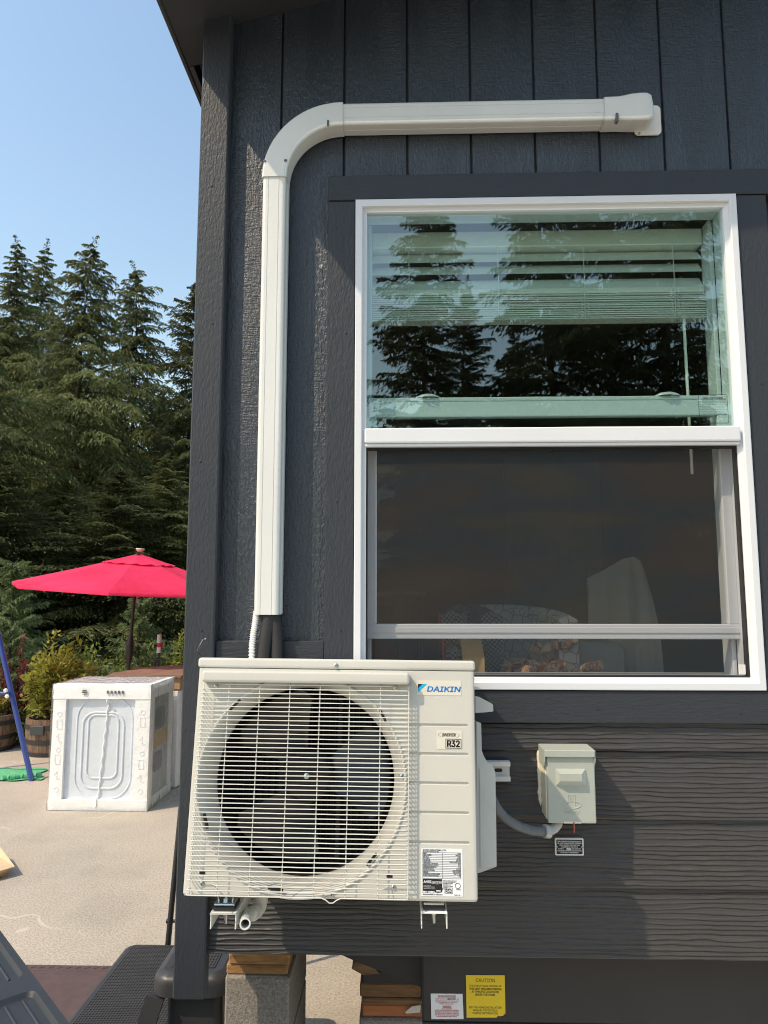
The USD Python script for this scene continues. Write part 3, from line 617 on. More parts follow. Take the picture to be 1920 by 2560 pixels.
obj('lid', G().rbox(-HW-.0012, HW+.0012, -.0022, HD+.003, zs_, HH, .0075, 4), 'cream_metal', hp, 35)
# fan opening
pr = [(.247, 0)] + [(.247+.010-.010*math.cos(a)+(0), .0048*math.sin(a)) for a in ()]
pr = [(.2505, -.0005), (.2500, .0025), (.2485, .0036), (.2465, .0036), (.244, .0015), (.2405, -.004), (.2345, -.013), (.2285, -.026), (.2235, -.044), (RI+.001, -.066), (RI, -.078), (RI+.004, -.079)]
obj('bell_mouth', G().lathe(pr, 96, 'y', (fcx, 0, fcz)), 'cream_metal', hp, True)
obj('fan_chamber', G().lathe([(RI+.012, -.079), (RI+.012, -.225), (0, -.226)], 64, 'y', (fcx, 0, fcz)), 'cavity', hp)
for k in range(26):
    x = fcx-.20+k*.016; h = math.sqrt(max(0, (RI+.008)**2-(x-fcx)**2))
    if h > .03: obj('coil_fin', G().box(x, x+.003, .212, .222, fcz-h, fcz+h), 'fin_metal', hp)
for dx in (-.075, .075): obj('motor_bracket', G().box(fcx+dx-.006, fcx+dx+.006, .165, .172, fcz-.20, fcz+.20, .002), 'fin_metal', hp)
fan = UsdGeom.Xform.Define(stage, str(hp.GetPath())+'/fan')
hx, hz_ = U(660, 648, .075)
obj('hub', G().lathe([(.062, -.135), (.062, -.085), (.056, -.078), (.014, -.076), (0, -.076)], 40, 'y', (hx, 0, hz_)), 'fan_dark', fan, 40)
for k in range(3):
    a0 = math.radians(8+120*k); nr, na = 9, 12; vs = []
    for side in (0, 1):
        for i in range(nr):
            r_ = .058+(.206-.058)*i/(nr-1); t_ = i/(nr-1)
            lo, hi = -36-4*t_, 30+2*math.sin(t_*3)
            if i == nr-1: lo, hi = lo+7, hi-7
            for j in range(na):
                q_ = j/(na-1); an = a0+math.radians(lo+(hi-lo)*q_)
                y = .092+.055*q_*(1-.35*t_)+.006*math.sin(q_*math.pi)+side*.0025
                vs.append((hx+r_*math.cos(an), y, hz_+r_*math.sin(an)))
    f = []; o = nr*na
    for i in range(nr-1):
        for j in range(na-1):
            a = i*na+j; f += [[a, a+1, a+na+1, a+na], [o+a, o+a+na, o+a+na+1, o+a+1]]
    for j in range(na-1): a = (nr-1)*na+j; f.append([a, a+1, o+a+1, o+a])
    for i in range(nr-1):
        for j in (0, na-1): a = i*na+j; f.append([a, a+na, o+a+na, o+a])
    obj('blade', G().add(vs, f), 'fan_grey', fan, True)
def screw(x, z, y, r, parent, name='screw'):
    g = G().lathe([(r*1.25, 0), (r*1.2, .0008), (r, .001), (r*.95, .0026), (r*.5, .0034), (0, .0035)], 14, 'y', (x, y, z))
    s = obj(name, g, 'zinc', parent, 40)
    obj('recess', G().box(x-r*.55, x+r*.55, y-.0040, y-.0030, z-.0004, z+.0004).box(x-.0004, x+.0004, y-.0041, y-.0031, z-r*.55, z+r*.55), 'ink_black', s)
screw(hx, hz_, .0765, .006, fan)
# grille
gr = UsdGeom.Xform.Define(stage, str(hp.GetPath())+'/grille')
YG = -.023
gl, grr = (U(113, 330, YG)[0]+U(52, 1240, YG)[0])/2, (U(1182, 330, YG)[0]+U(1172, 1240, YG)[0])/2
zt_, zb_g = U(600, 188, YG)[1], U(600, 1262, YG)[1]
obj('hood', G().rbox(gl+.002, grr+.001, -.034, .004, U(600, 178, -.034)[1], U(600, 117, -.030)[1], .008, 4), 'cream_metal', gr, 35)
NW = 46
for k in range(NW):
    z = zt_+(zb_g-zt_)*k/(NW-1); a, b = gl, grr
    ins = .012+.004*(k % 2)
    if k == 0: pts = [(gl+.040, .000, z+.004), (gl+.050, YG*.5, z+.001), (gl+.062, YG, z), (grr-.045, YG, z), (grr-.036, YG*.5, z-.001), (grr-.028, 0, z-.003)]
    elif k == NW-3: pts = [(gl+.052, -.004, z+.002), (gl+.060, YG*.6, z), (gl+.07, YG, z), (grr-.06, YG, z), (grr-.05, YG*.6, z), (grr-.042, -.004, z+.001)]
    elif k == NW-1:
        cx0 = U(785, 1262, YG)[0]; pts = [(gl, .0, z), (gl-.001, YG*.7, z), (gl+.005, YG, z), (cx0-.022, YG, z), (cx0-.012, YG, z-.004), (cx0-.004, YG, z-.010), (cx0+.004, YG, z-.010), (cx0+.012, YG, z-.004), (cx0+.022, YG, z), (grr-.005, YG, z), (grr+.001, YG*.7, z), (grr, 0, z)]
    else: pts = [(gl+ins*.2, .002, z), (gl, -.010, z), (gl+.0015, -.019, z), (gl+.007, YG, z), (grr-.007, YG, z), (grr-.0015, -.019, z), (grr, -.010, z), (grr-ins*.2, .002, z)]
    obj('wire', G().tube(pts, .00132, 6), 'cream_wire', gr, True)
for cxv in (150, 270, 425, 578, 730, 880, 1035, 1178):
    lo, hi = U(cxv, 185, YG+.003)[0], None
    x = lo-.004 if cxv < 160 else lo
    obj('wire', G().tube([(x, .002, zt_+.003), (x, YG+.006, zt_+.003), (x, YG+.003, zt_-.002), (x, YG+.003, zb_g+.004), (x, YG+.006, zb_g-.002), (x, .002, zb_g-.003)], .00125, 6), 'cream_wire', gr, True)
for (a, b) in ((202, 191), (1112, 203), (1143, 648), (785, 1249), (131, 1190), (1100, 1211)):
    x, z = U(a, b, -.003); screw(x, z, -.001, .0045, gr)
x, z = U(808, 88, -.004); screw(x, z, -.0035, .0045, hp)
# drain slots in the front
for (a, b, w, h, an) in ((300, 287, .034, .006, 46), (1046, 342, .030, .006, -60), (152, 874, .034, .006, -72), (990, 1068, .034, .006, 48), (504, 1217, .036, .006, -10), (133, 1137, .014, .006, 0), (1080, 1155, .014, .006, 0)):
    x, z = U(a, b); c, s = math.cos(math.radians(an)), math.sin(math.radians(an)); r_ = rrect(w, h, h*.3, 3)
    r_ = np.stack([x+r_[:, 0]*c-r_[:, 1]*s, z+r_[:, 0]*s+r_[:, 1]*c], 1)
    yy = -.0045 if math.hypot(x-fcx, z-fcz) < .262 else -.0006
    obj('drain_slot', G().prism(r_, yy, .0005), 'cavity', hp, fix=True)
# refrigerant valve cover on the side
q = [U(*t, .12) for t in ((1520, 372), (1543, 380), (1547, 520), (1556, 545), (1572, 574), (1594, 588), (1607, 604), (1616, 640), (1621, 1106), (1533, 1138), (1520, 1138))]
vc = obj('valve_cover', G().prism(q, .12, .275), 'side_cover', hp, fix=True)
q = [U(*t, .119) for t in ((1536, 610), (1540, 752), (1618, 838), (1621, 1104), (1540, 1112))]
obj('valve_cover_panel', G().prism(q, .1165, .121), 'side_cover', vc, fix=True)
q = [U(*t, .13) for t in ((1515, 243), (1532, 247), (1596, 280), (1603, 287), (1605, 318), (1600, 322), (1530, 328), (1515, 328))]
obj('lift_handle', G().prism(q, .13, .205), 'side_cover', hp, fix=True)
# labels on the front panel
def uput(a, b):
    o = U(a, b); return lambda w: np.stack([o[0]+w[:, 0], -.0009-w[:, 2]*.5, o[1]+w[:, 1]], 1)
def urect(a0, b0, a1, b1, y0=-.0007, y1=.0003):
    p, q = U(a0, b0), U(a1, b1); return G().box(p[0], q[0], y0, y1, q[1], p[1])
bd = obj('brand_badge', urect(1219, 163, 1443, 241), 'sticker_clear', hp)
p0, p1, p2 = U(1224, 182), U(1268, 182), U(1224, 224)
obj('emblem', G().prism([p0, (p0[0]+(p1[0]-p0[0])*.55, p0[1]), (p2[0], p2[1]+(p0[1]-p2[1])*.47)], -.0013, -.0006), 'ink_black', bd, fix=True)
obj('emblem', G().prism([(p0[0]+(p1[0]-p0[0])*.55, p0[1]), p1, p2, (p2[0], p2[1]+(p0[1]-p2[1])*.47)], -.0013, -.0006), 'logo_cyan', bd, fix=True)
tw = U(1437, 220)[0]-U(1265, 220)[0]; th = U(1265, 194)[1]-U(1265, 219.5)[1]
m_ = meshkit.text_mesh('DAIKIN', th, .001, True); st_ = (tw-.22*th)/(m_.vertices[:, 0].max()-m_.vertices[:, 0].min())
obj('lettering', lettering([('DAIKIN', 0, 0, th, True, .22, 'l', st_)], uput(1265, 219.5), .0008), 'logo_blue', bd)
ib = obj('inverter_badge', urect(1319, 416, 1447, 513), 'sticker_clear', hp)
h_ = U(1345, 432)[1]-U(1345, 447)[1]; tw = U(1416, 440)[0]-U(1345, 440)[0]
m_ = meshkit.text_mesh('INVERTER', h_, .001, True); st_ = (tw-.2*h_)/(m_.vertices[:, 0].max()-m_.vertices[:, 0].min())
g = lettering([('INVERTER', 0, 0, h_, True, .2, 'l', st_)], uput(1344, 446), .0008)
ux = lambda a, b: np.array(U(a, b))
for sgn, cxx in ((1, 1340), (-1, 1420)):
    c_ = ux(cxx, 440); o_, i_ = [], []
    for t in np.linspace(-1, 1, 13):
        o_.append((c_[0]-sgn*(.0066-.0072*t*t)+(.0006 if sgn > 0 else -.0006), c_[1]+.0052*t+.0008*sgn)); i_.append((c_[0]-sgn*(.0066-.0072*t*t-.0013*(1-t*t)), c_[1]+.0052*t+.0008*sgn))
    g.prism(o_+i_[::-1][1:-1], -.0012, -.0007)
a, b = ux(1363, 459), ux(1443, 508); e_ = .0007
for (x0, x1, z0, z1) in ((a[0], b[0], a[1]-e_*1.4, a[1]), (a[0], b[0], b[1], b[1]+e_*1.4), (a[0], a[0]+e_*1.4, b[1], a[1]), (b[0]-e_*1.4, b[0], b[1], a[1])): g.box(x0, x1, -.0014, -.0006, z0, z1)
hh = (a[1]-b[1])*.68
m_ = meshkit.text_mesh('R32', hh, .001, True); st_ = (b[0]-a[0])*.82/(m_.vertices[:, 0].max()-m_.vertices[:, 0].min())
g.add(*(lambda L_: (L_.mesh().vertices, L_.mesh().faces))(lettering([('R32', dx_, 0, hh, True, 0, 'c', st_*.96) for dx_ in (-.0006, 0, .0006)], lambda w: np.stack([(a[0]+b[0])/2+w[:, 0], -.0009-w[:, 2]*.5, b[1]+(a[1]-b[1])*.16+w[:, 1]], 1), .0008)))
obj('lettering', g, 'ink_black', ib)
rl = obj('rating_label', urect(1241, 1013, 1452, 1258), 'paper_white', hp)
A, B_ = ux(1241, 1013), ux(1452, 1258); LW, LH = B_[0]-A[0], A[1]-B_[1]
lput = lambda w: np.stack([A[0]+w[:, 0]*LW, -.0009-w[:, 2]*.5, B_[1]+w[:, 1]*LW], 1)   # unit: label widths
HL = LH/LW
g = G(); n2 = lambda x0, x1, z0, z1, y=-.0012: g.box(A[0]+x0*LW, A[0]+x1*LW, y, -.0006, B_[1]+z0*LW, B_[1]+z1*LW)
rows = 15; zt, zbm = HL-.085, HL-.66
for k in range(rows+1): z = zt+(zbm-zt)*k/rows; n2(.03, .95, z-.0025, z+.0025)
for x in (.03, .51, .95): n2(x-.0025, x+.0025, zbm, zt)
L = [('DAIKIN INDUSTRIES, LTD.', .03, HL-.045, .028, True, .15, 'l', 1.15), ('HEAT PUMP OUTDOOR SECTION', .03, HL-.075, .018, False, 0, 'l', 1.0)]
names_ = ['MODEL', 'SERIAL NUMBER', 'MFG. DATE', 'NET WEIGHT', 'VOLTS/PHASE', 'POWER SUPPLY', 'POWER SUPPLY PROTECTION', 'MINIMUM CIRCUIT CAPACITY', 'COMPRESSOR MOTOR RLA', 'FAN MOTOR OUTPUT', 'MAXIMUM ALLOWABLE', 'PRESSURE', 'REFRIGERANT FACTORY CHARGE', 'GLOBAL WARMING POTENTIAL', '']
vals_ = ['RX18', 'G002741', '2023', '82 LBS', '208/230', 'SINGLE PHASE 60 HZ', '20 A', '17 A', '8.1 A', '0.04 KW', 'HIGH 550 PSIG', 'LOW 400 PSIG', 'R32  2.1 LBS', '675', '']
for k in range(rows):
    z = zt+(zbm-zt)*(k+1)/rows+.010
    if names_[k]: L.append((names_[k], .04, z, .019, False, 0, 'l', .95)); L.append((vals_[k], .94, z, .019, False, 0, 'r', .95))
for k, t in enumerate(('HCFC: not a stationary device type 1', 'SUITABLE FOR OUTDOOR USE', 'CONFORMS TO ANSI/UL', 'STD. 60335-2-40', 'CERTIFIED TO CAN/CSA', 'STD. C22.2', 'NO. 60335-2-40')): L.append((t, .52, zbm-.055-k*.030, .017, False, 0, 'l', .85))
L += [('Assembled in Mexico', .03, .025, .03, False, 0, 'l', 1.15), ('2P637-1D', .93, .025, .02, False, 0, 'r', 1), ('Intertek', .89, HL-.905, .02, False, 0, 'c', 1), ('R32', .655, .085, .075, True, 0, 'c', .8), ('i', .145, .085, .075, True, 0, 'c', 1.0)]
g.add(*(lambda m: (m.vertices, m.faces))(lettering(L, lput, .0008).mesh()))
g.box(A[0]+.03*LW, A[0]+.50*LW, -.0012, -.0006, B_[1]+(HL-.94)*LW, B_[1]+(HL-.675)*LW, .0002)
for (x0, x1) in ((.56, .75),):
    n2(x0, x1, .065, .071); n2(x0, x1, .188, .194); n2(x0, x0+.006, .065, .194); n2(x1-.006, x1, .065, .194)
for x0, x1 in ((.03, .10), (.11, .18), (.20, .30)):
    n2(x0, x1, .07, .074); n2(x0, x1, .18, .184); n2(x0, x0+.004, .07, .184); n2(x1-.004, x1, .07, .184)
sk = lambda x, z: (A[0]+x*LW, B_[1]+z*LW)
g.prism([sk(.31, .09), (sk(.34, .18)), sk(.42, .165), sk(.52, .18), sk(.49, .09), sk(.40, .075)], -.0011, -.0006)
c_ = (A[0]+.875*LW, B_[1]+(HL-.815)*LW); ringp = Polygon([(c_[0]+.065*LW*math.cos(t), c_[1]+.065*LW*math.sin(t)) for t in np.linspace(0, 2*math.pi, 28)[:-1]])
g.prism(ringp.difference(ringp.buffer(-.010*LW)), -.0012, -.0006)
obj('lettering', g, 'ink_black', rl)
g = lettering([('AHRI', .05, HL-.765, .055, True, 0, 'l', 1.0), ('CERTIFIED', .245, HL-.765, .036, True, 0, 'l', .95), ('www.ahridirectory.org', .245, HL-.785, .012, False, 0, 'l', 1), ('Unitary Small HP', .05, HL-.835, .017, False, 0, 'l', 1), ('AHRI Standard 210/240', .05, HL-.860, .017, False, 0, 'l', 1), ('Certification applies only when used', .05, HL-.895, .012, False, 0, 'l', 1)],
              lambda w: np.stack([A[0]+w[:, 0]*LW, -.0014-w[:, 2]*.5, B_[1]+w[:, 1]*LW], 1), .0006); obj('lettering', g, 'paper_white', rl)
g = G(); q = (sk(.405, .12)); g.box(q[0]-.05*LW, q[0]+.06*LW, -.0015, -.0010, q[1]-.012*LW, q[1]+.012*LW); obj('lettering', g, 'paper_white', rl)

# ------------------------------------------------------------------ wall bracket, feet, drain
wb = thing('wall_bracket', 'white steel wall bracket with slotted rail holding up the heat pump', 'bracket')
rz0, rz1 = P(1270, 1951, -.03)[2], P(1270, 1902, -.03)[2]; rx1 = P(1275, 1925, -.035)[0]
g = G().box(-.50, rx1, -.026, -.022, rz0, rz1, .0008).box(-.50, rx1, -.040, -.0262, rz1-.0035, rz1, .0008).box(-.50, rx1, -.040, -.0262, rz0, rz0+.0035, .0008).box(-.50, rx1, -.043, -.0402, rz1-.013, rz1, .0008).box(-.50, rx1, -.043, -.0402, rz0, rz0+.013, .0008)
rail = obj('rail', g, 'white_steel', wb)
obj('slot', G().prism(rrect(.022, .0095, .0046, 5, P(1246, 1925, -.027)[0], (rz0+rz1)/2), -.0267, -.0255), 'ink_black', rail, fix=True)
for (pxc, pyt, yf) in ((557, 2284, -.408), (1085.5, 2282, -.408)):
    c = P(pxc, pyt, yf); hw = .030; zt = c[2]; th_ = .0026
    g = G().box(c[0]-hw, c[0]+hw, yf, -.030, zt-th_, zt, .0006).box(c[0]-hw, c[0]-hw+th_, yf+.004, -.030, zt-.036, zt-th_-.0003, .0006).box(c[0]+hw-th_, c[0]+hw, yf+.004, -.030, zt-.036, zt-th_-.0003, .0006)
    obj('arm', g, 'white_steel', wb)
    obj('upright', G().box(c[0]-hw, c[0]+hw, -.0215, -.019, zt-.04, rz1-.004, .001).box(c[0]-hw, c[0]-hw+th_, -.060, -.022, zt-.04, rz1-.02, .001).box(c[0]+hw-th_, c[0]+hw, -.060, -.022, zt-.04, rz1-.02, .001), 'white_steel', wb)
    fx = c[0]; fy = yf+.036
    rb = obj('rubber_pad', G().rbox(fx-.026, fx+.026, fy-.028, fy+.030, zt+.0004, zt+.0105, .005), 'rubber', wb, 35)
    # zinc foot of the unit, belongs to the bracket group of parts here: plate, cheeks and bolt
    zu = (UO+UR@np.array([0, .03, -HH]))[2]+.002
    g = G().rbox(fx-.024, fx+.024, fy-.026, fy+.030, zt+.0108, zt+.0175, .0032)
    for s in (-1, 1): g.prism([(fx+s*.014, zt+.016), (fx+s*.017, zt+.016), (fx+s*.021, zu), (fx+s*.018, zu)], fy-.012, fy+.028)
    g.prism([(fx-.014, zt+.017), (fx+.014, zt+.017), (fx+.0185, zu), (fx-.0185, zu)], fy+.020, fy+.023)
    obj('mounting_foot', g, 'zinc', wb, fix=True)
    hexa = [(.0085*math.cos(math.radians(60*k)), .0085*math.sin(math.radians(60*k))) for k in range(6)]
    g = G().prism([(fx+p[0], fy-.006+p[1]) for p in hexa], zt+.0176, zt+.024, plane='xy'); g.bar((fx, fy-.006, zt-.034), (fx, fy-.006, zt+.030), .0042, 10)
    g.prism([(fx+p[0], fy-.006+p[1]) for p in hexa], zt-.014, zt-.0065, plane='xy')
    obj('bolt', g, 'zinc', wb)
pp = np.array([P(652, 2225, -.26), P(652, 2252, -.265), P(648, 2268, -.272), P(641, 2278, -.285), P(632, 2284, -.305)])
dp = thing('drain_pipe', 'cream plastic drain elbow and open pipe under the heat pump', 'drain pipe')
obj('elbow', G().tube(pp, .0175, 16), 'cream_plastic', dp, 40)
pp = np.array([P(634, 2282, -.300), P(625, 2283, -.320), P(619, 2289, -.345), P(615, 2299, -.385), P(612.6, 2310, -.425)])
obj('pipe', G().tube(pp, .0125, 18, caps=False).tube(pp, .0095, 18, caps=False), 'cream_plastic', dp, True)
d_ = pp[-1]-pp[-2]; d_ /= np.linalg.norm(d_)
u_ = np.cross(d_, [0, 0, 1]); u_ /= np.linalg.norm(u_); w_ = np.cross(d_, u_); a_ = np.arange(18)*2*np.pi/18
rg = lambda r: pp[-1]+r*(np.cos(a_)[:, None]*u_+np.sin(a_)[:, None]*w_)
obj('rim', G().add(np.vstack([rg(.0125), rg(.0095)]), [[k, (k+1) % 18, 18+(k+1) % 18, 18+k] for k in range(18)]), 'cream_plastic', dp)
tm_ = pp[2]+(pp[3]-pp[2])*.1; obj('inside', G().add(np.vstack([tm_+.0094*(np.cos(a_)[:, None]*u_+np.sin(a_)[:, None]*w_), tm_]), [[k, (k+1) % 18, 18] for k in range(18)]), 'stave', dp)

# ------------------------------------------------------------------ disconnect box, its whip, and the plate
S6 = lambda u, v: (1320+u*.14467, 1840+v*.14467)
db = thing('disconnect_box', 'grey metal electrical disconnect box on the lap siding', 'electrical box')
YB = -.098
x0, x1 = P(*S6(335, 900), YB)[0], P(*S6(1165, 900), YB)[0]; zt, zbt = P(*S6(700, 355), YB)[2], P(*S6(700, 1512), YB)[2]
g = G().box(x0-.002, x1-.004, -.086, -.016, zbt+.006, P(*S6(700, 228), -.03)[2], .002); obj('body', g, 'overspray_cream', db)
zh = P(*S6(700, 250), YB-.006)[2]
hd = G().box(x0-.005, x1-.001, YB-.008, YB-.005, zt, zh, .001).box(x0-.005, x1-.001, YB-.005, -.016, zh-.0025, zh+.0005, .0008)
for xs_ in ((x0-.0075, x0-.0052), (x1-.0008, x1+.0012)): hd.prism([(YB-.006, zh), (-.018, zh), (-.018, zh-.044), (YB+.010, zh-.050), (YB-.006, zh-.030)], *xs_, plane='yz')
obj('hood', hd, 'box_grey', db, fix=True)
cv = obj('cover', G().box(x0, x1, YB, YB+.010, zbt, zt+.012, .0025), 'box_grey', db)
q0 = [P(*S6(*t), YB) for t in ((468, 560), (1000, 560), (1000, 868), (490, 868))]; q1 = [P(*S6(*t), YB-.016) for t in ((555, 655), (930, 650), (930, 785), (560, 785))]
v0 = [(q0[0][0], YB+.001, q0[0][2]), (q0[1][0], YB+.001, q0[0][2]), (q0[1][0], YB+.001, q0[2][2]), (q0[0][0], YB+.001, q0[2][2])]; v1 = [(q1[0][0], YB-.016, q1[0][2]), (q1[1][0], YB-.016, q1[0][2]), (q1[1][0], YB-.016, q1[2][2]), (q1[0][0], YB-.016, q1[2][2])]
v1b = [(a[0], YB-.013, a[2]) for a in v1]
ms = trimesh.convex.convex_hull(np.array(v0+v1)); obj('raised_panel', ms, 'box_grey', cv)
ec_ = P(*S6(753, 1185), YB); el = [(ec_[0]+.0245*math.cos(t), YB-.0004, ec_[2]-.0006+.0095*math.sin(t)) for t in np.linspace(0, 2*math.pi, 40)]
g = G().tube(el, .0011, 6)
hx_ = lambda u, v: P(*S6(u, v), YB)
pth = [hx_(*t) for t in ((690, 1195), (690, 1018), (728, 1018), (728, 1100), (768, 1100), (768, 1018), (808, 1018), (808, 1195))]
g.tube([(p[0], YB-.0003, p[2]) for p in pth], .0009, 6)
g2 = lettering([('HALEX', 0, 0, .0075, False, 0, 'c', 1.25)], (lambda o: lambda w: np.stack([o[0]+w[:, 0], YB+.0002-w[:, 2], o[2]+w[:, 1]], 1))(hx_(760, 1338)), .0012)
g.add(g2.mesh().vertices, g2.mesh().faces); obj('embossed_emblem', g, 'box_grey', cv)
a, b = hx_(612, 1512), hx_(925, 1488)
obj('hasp', G().prism(rrect(b[0]-a[0], .0048, .0023, 4, (a[0]+b[0])/2, zbt+.0028), YB-.0012, YB-.0002), 'chrome', cv, fix=True)
p_ = hx_(790, 1490); q_ = hx_(795, 1660); obj('seal_wire', G().tube([(p_[0], YB-.002, p_[2]), (p_[0]+.0004, YB-.004, (p_[2]+q_[2])/2), (q_[0], YB-.002, q_[2])], .0018, 8), 'copper_red', db, True)
rgc = random.Random(6); zt_c = P(*S6(700, 228), -.03)[2]
pts = [(x0-.006+rgc.uniform(-.0015, .0015), -.015, zbt+.02+(zt_c-zbt-.02)*q/16) for q in range(17)]+[(x0-.006+(x1-x0+.004)*q/10, -.016, zt_c+rgc.uniform(0, .002)) for q in range(11)]
obj('caulk_bead', G().tube(pts, .005, 7, radii=[rgc.uniform(.0035, .0065) for _ in pts]), 'overspray_cream', db, True)
wh = thing('flexible_conduit', 'grey flexible conduit looping from the heat pump to the grey box', 'conduit')
cp = np.array([P(1228, 1990, -.16), P(1240, 2018, -.155), P(1262, 2045, -.14), P(1296, 2066, -.12), P(1330, 2077, -.10), P(1362, 2079, -.088)])
tt = np.linspace(0, 1, 160); cen = np.stack([np.interp(tt, np.linspace(0, 1, 6), cp[:, i]) for i in range(3)], 1)
for i in range(3): cen[1:-1, i] = np.convolve(np.pad(cen[:, i], 12, mode='edge'), np.ones(25)/25, 'valid')[1:-1]
obj('hose', G().tube(cen, .0125, 18, radii=.0122+.0005*np.sin(tt*2*np.pi*40)), 'grey_hose', wh, True)
d_ = cen[-1]-cen[-2]; d_ /= np.linalg.norm(d_); e_ = P(1362, 2078, -.088)
obj('fitting_nut', G().tube([e_-d_*.002, e_+d_*.014], .0178, 20), 'grey_pvc', wh, 40)
ep = [e_+d_*.010, P(1375, 2077, -.082), P(1386, 2071, -.078), P(1394, 2062, -.074), P(1398, 2048, -.070)]
obj('elbow', G().tube(ep, .0125, 18), 'grey_pvc', wh, True)
wp = thing('warning_plate', 'small black and white riveted notice plate below the grey box', 'notice')
a, b = P(*S6(472, 2062), -.0205), P(*S6(958, 1770), -.0205); yw = -.0205; pw_, ph_ = b[0]-a[0], b[2]-a[2]; pc = ((a[0]+b[0])/2, (a[2]+b[2])/2)
obj('plate', G().prism(rrect(pw_, ph_, .003, 4, *pc), yw, -.014), 'paper_white', wp, fix=True)
obj('black_field', G().prism(rrect(pw_-.0075, ph_-.0075, .0016, 3, *pc), yw-.0005, yw+.0002), 'ink_black', wp, fix=True)
tx = ['THIS CONNECTION IS FOR HEATING AND/OR', 'AIR-CONDITIONING EQUIPMENT. THE BRANCH', 'CIRCUIT IS RATED AT NOT MORE THAN', '20 AMPERES AT 240 VOLTS', '60 HERTZ        CONDUCTOR AMPACITY', 'A DISCONNECTING MEANS SHALL BE LOCATED', 'WITHIN SIGHT OF THE EQUIPMENT.']
sp_ = (ph_-.0115)/7; L = []
for k, t in enumerate(tx):
    h = sp_*(.62 if k != 3 else .66); m_ = meshkit.text_mesh(t, h, .001, True); w0 = np.ptp(m_.vertices[:, 0]); tw_ = (pw_-.012)*(.98, 1, .84, .68, .95, 1, .74)[k]
    L.append((t, pc[0], a[2]+ph_-.0062-(k+1)*sp_+sp_*.25, h, True, 0, 'c', tw_/w0))
g = lettering(L, lambda w: np.stack([w[:, 0], yw-.0006-w[:, 2]*.4, w[:, 1]], 1), .0006); g.box(pc[0]-.008, pc[0]+.004, yw-.0009, yw-.0004, a[2]+ph_-.0062-5*sp_+.0004, a[2]+ph_-.0062-4*sp_-.0008); obj('lettering', g, 'paper_white', wp)
for s in (-1, 1): screw(pc[0]+s*(pw_/2-.0032), pc[1], yw, .0028, wp)

# stickers on the frame beam
YC = .0988
cs = thing('caution_sticker', 'yellow caution sticker with a torn corner on the black frame beam', 'sticker')
S2 = lambda u, v: P(1040+u*.1808, 2380+v*.1808, YC)
q = [S2(*t) for t in ((690, 320), (1228, 322), (1236, 858), (1212, 862), (1208, 882), (1150, 888), (1130, 880), (1118, 908), (700, 908))]
obj('sheet', G().prism([(p[0], p[2]) for p in q], YC, YC+.0011), 'sticker_yellow', cs, fix=True)
L = []
for (t, v, h, w_, bo) in (('CAUTION', 416, 48, 264, False), ('THE STRUCTURAL DESIGN OF', 482, 25, 452, False), ('THIS UNIT REQUIRES PIERING', 524, 27, 450, True), ('AT SPECIFIC LOCATIONS', 564, 27, 374, True), ('UNDER THE HOME.', 604, 27, 284, True), ('SEE THE HOME INSTALLATION', 780, 28, 452, False), ('MANUAL FOR DETAILS', 820, 28, 332, False), ('PIERING INFORMATION.', 860, 28, 350, False)):
    hm = S2(950, v-h)[2]-S2(950, v)[2]; wm = S2(950+w_/2, v)[0]-S2(950-w_/2, v)[0]; m_ = meshkit.text_mesh(t, hm, .001, bo); o = S2(958, v)
    L.append((t, o[0], o[2], hm, bo, 0, 'c', wm/np.ptp(m_.vertices[:, 0])))
obj('lettering', lettering(L, lambda w: np.stack([w[:, 0], YC-.0002-w[:, 2]*.4, w[:, 1]], 1), .0006), 'ink_black', cs)
ws = thing('weight_sticker', 'white sticker with red warning print beside the yellow one', 'sticker')
q = [S2(*t) for t in ((204, 576), (645, 580), (658, 928), (212, 928))]
obj('sheet', G().prism([(p[0], p[2]) for p in q], YC, YC+.0011), 'paper_white', ws, fix=True)
L, LB = [], []
for (t, v, h, w_, bo) in (('CAVCO WOODBURN', 617, 20, 242, True), ('GROSS VEHICLE WEIGHT                LBS', 656, 13, 332, False), ('THIS HOME IS DESIGNED TO BE TOWED IF SPEEDS', 684, 13, 330, False), ('NOT EXCEEDING 45 MPH OF A VEHICLE WITH', 704, 13, 290, False), ('SUFFICIENT BRAKING CAPACITY.', 724, 13, 210, False), ('WARNING', 765, 22, 118, True), ('DO NOT TRANSPORT', 793, 13, 145, True), ('MULTIPLE SECTION HOMES WITHOUT APPROPRIATE', 814, 13, 334, True), ('SECURING AND WEATHER RESISTANT CLOSURES AT', 835, 13, 326, True), ('OPEN SIDE. FAILURE TO PROPERLY PREPARE AND', 856, 13, 326, True), ('SHIP THE UNITS MAY CAUSE DAMAGE OR INJURY', 877, 13, 340, True), ('UNDER UNITS REFER TO TRANSIT MANUAL.', 898, 13, 290, True)):
    hm = S2(425, v-h)[2]-S2(425, v)[2]; wm = S2(425+w_/2, v)[0]-S2(425-w_/2, v)[0]; m_ = meshkit.text_mesh(t, hm, .001, bo); o = S2(428, v)
    L.append((t, o[0], o[2], hm, bo, 0, 'c', wm/np.ptp(m_.vertices[:, 0])))
g = lettering(L, lambda w: np.stack([w[:, 0], YC-.0002-w[:, 2]*.4, w[:, 1]], 1), .0006)
for (u0, u1, v) in ((305, 548, 622), (370, 488, 770)): p, q_ = S2(u0, v+3), S2(u1, v); g.box(p[0], q_[0], YC-.0005, YC-.0001, p[2], q_[2])
obj('lettering', g, 'ink_red', ws)
o = S2(490, 660); hm = S2(490, 638)[2]-o[2]
obj('handwriting', lettering([('30,890', o[0], o[2], hm, True, .35, 'c', 1.15)], lambda w: np.stack([w[:, 0], YC-.0004-w[:, 2]*.4, w[:, 1]], 1), .0006), 'ink_black', ws)

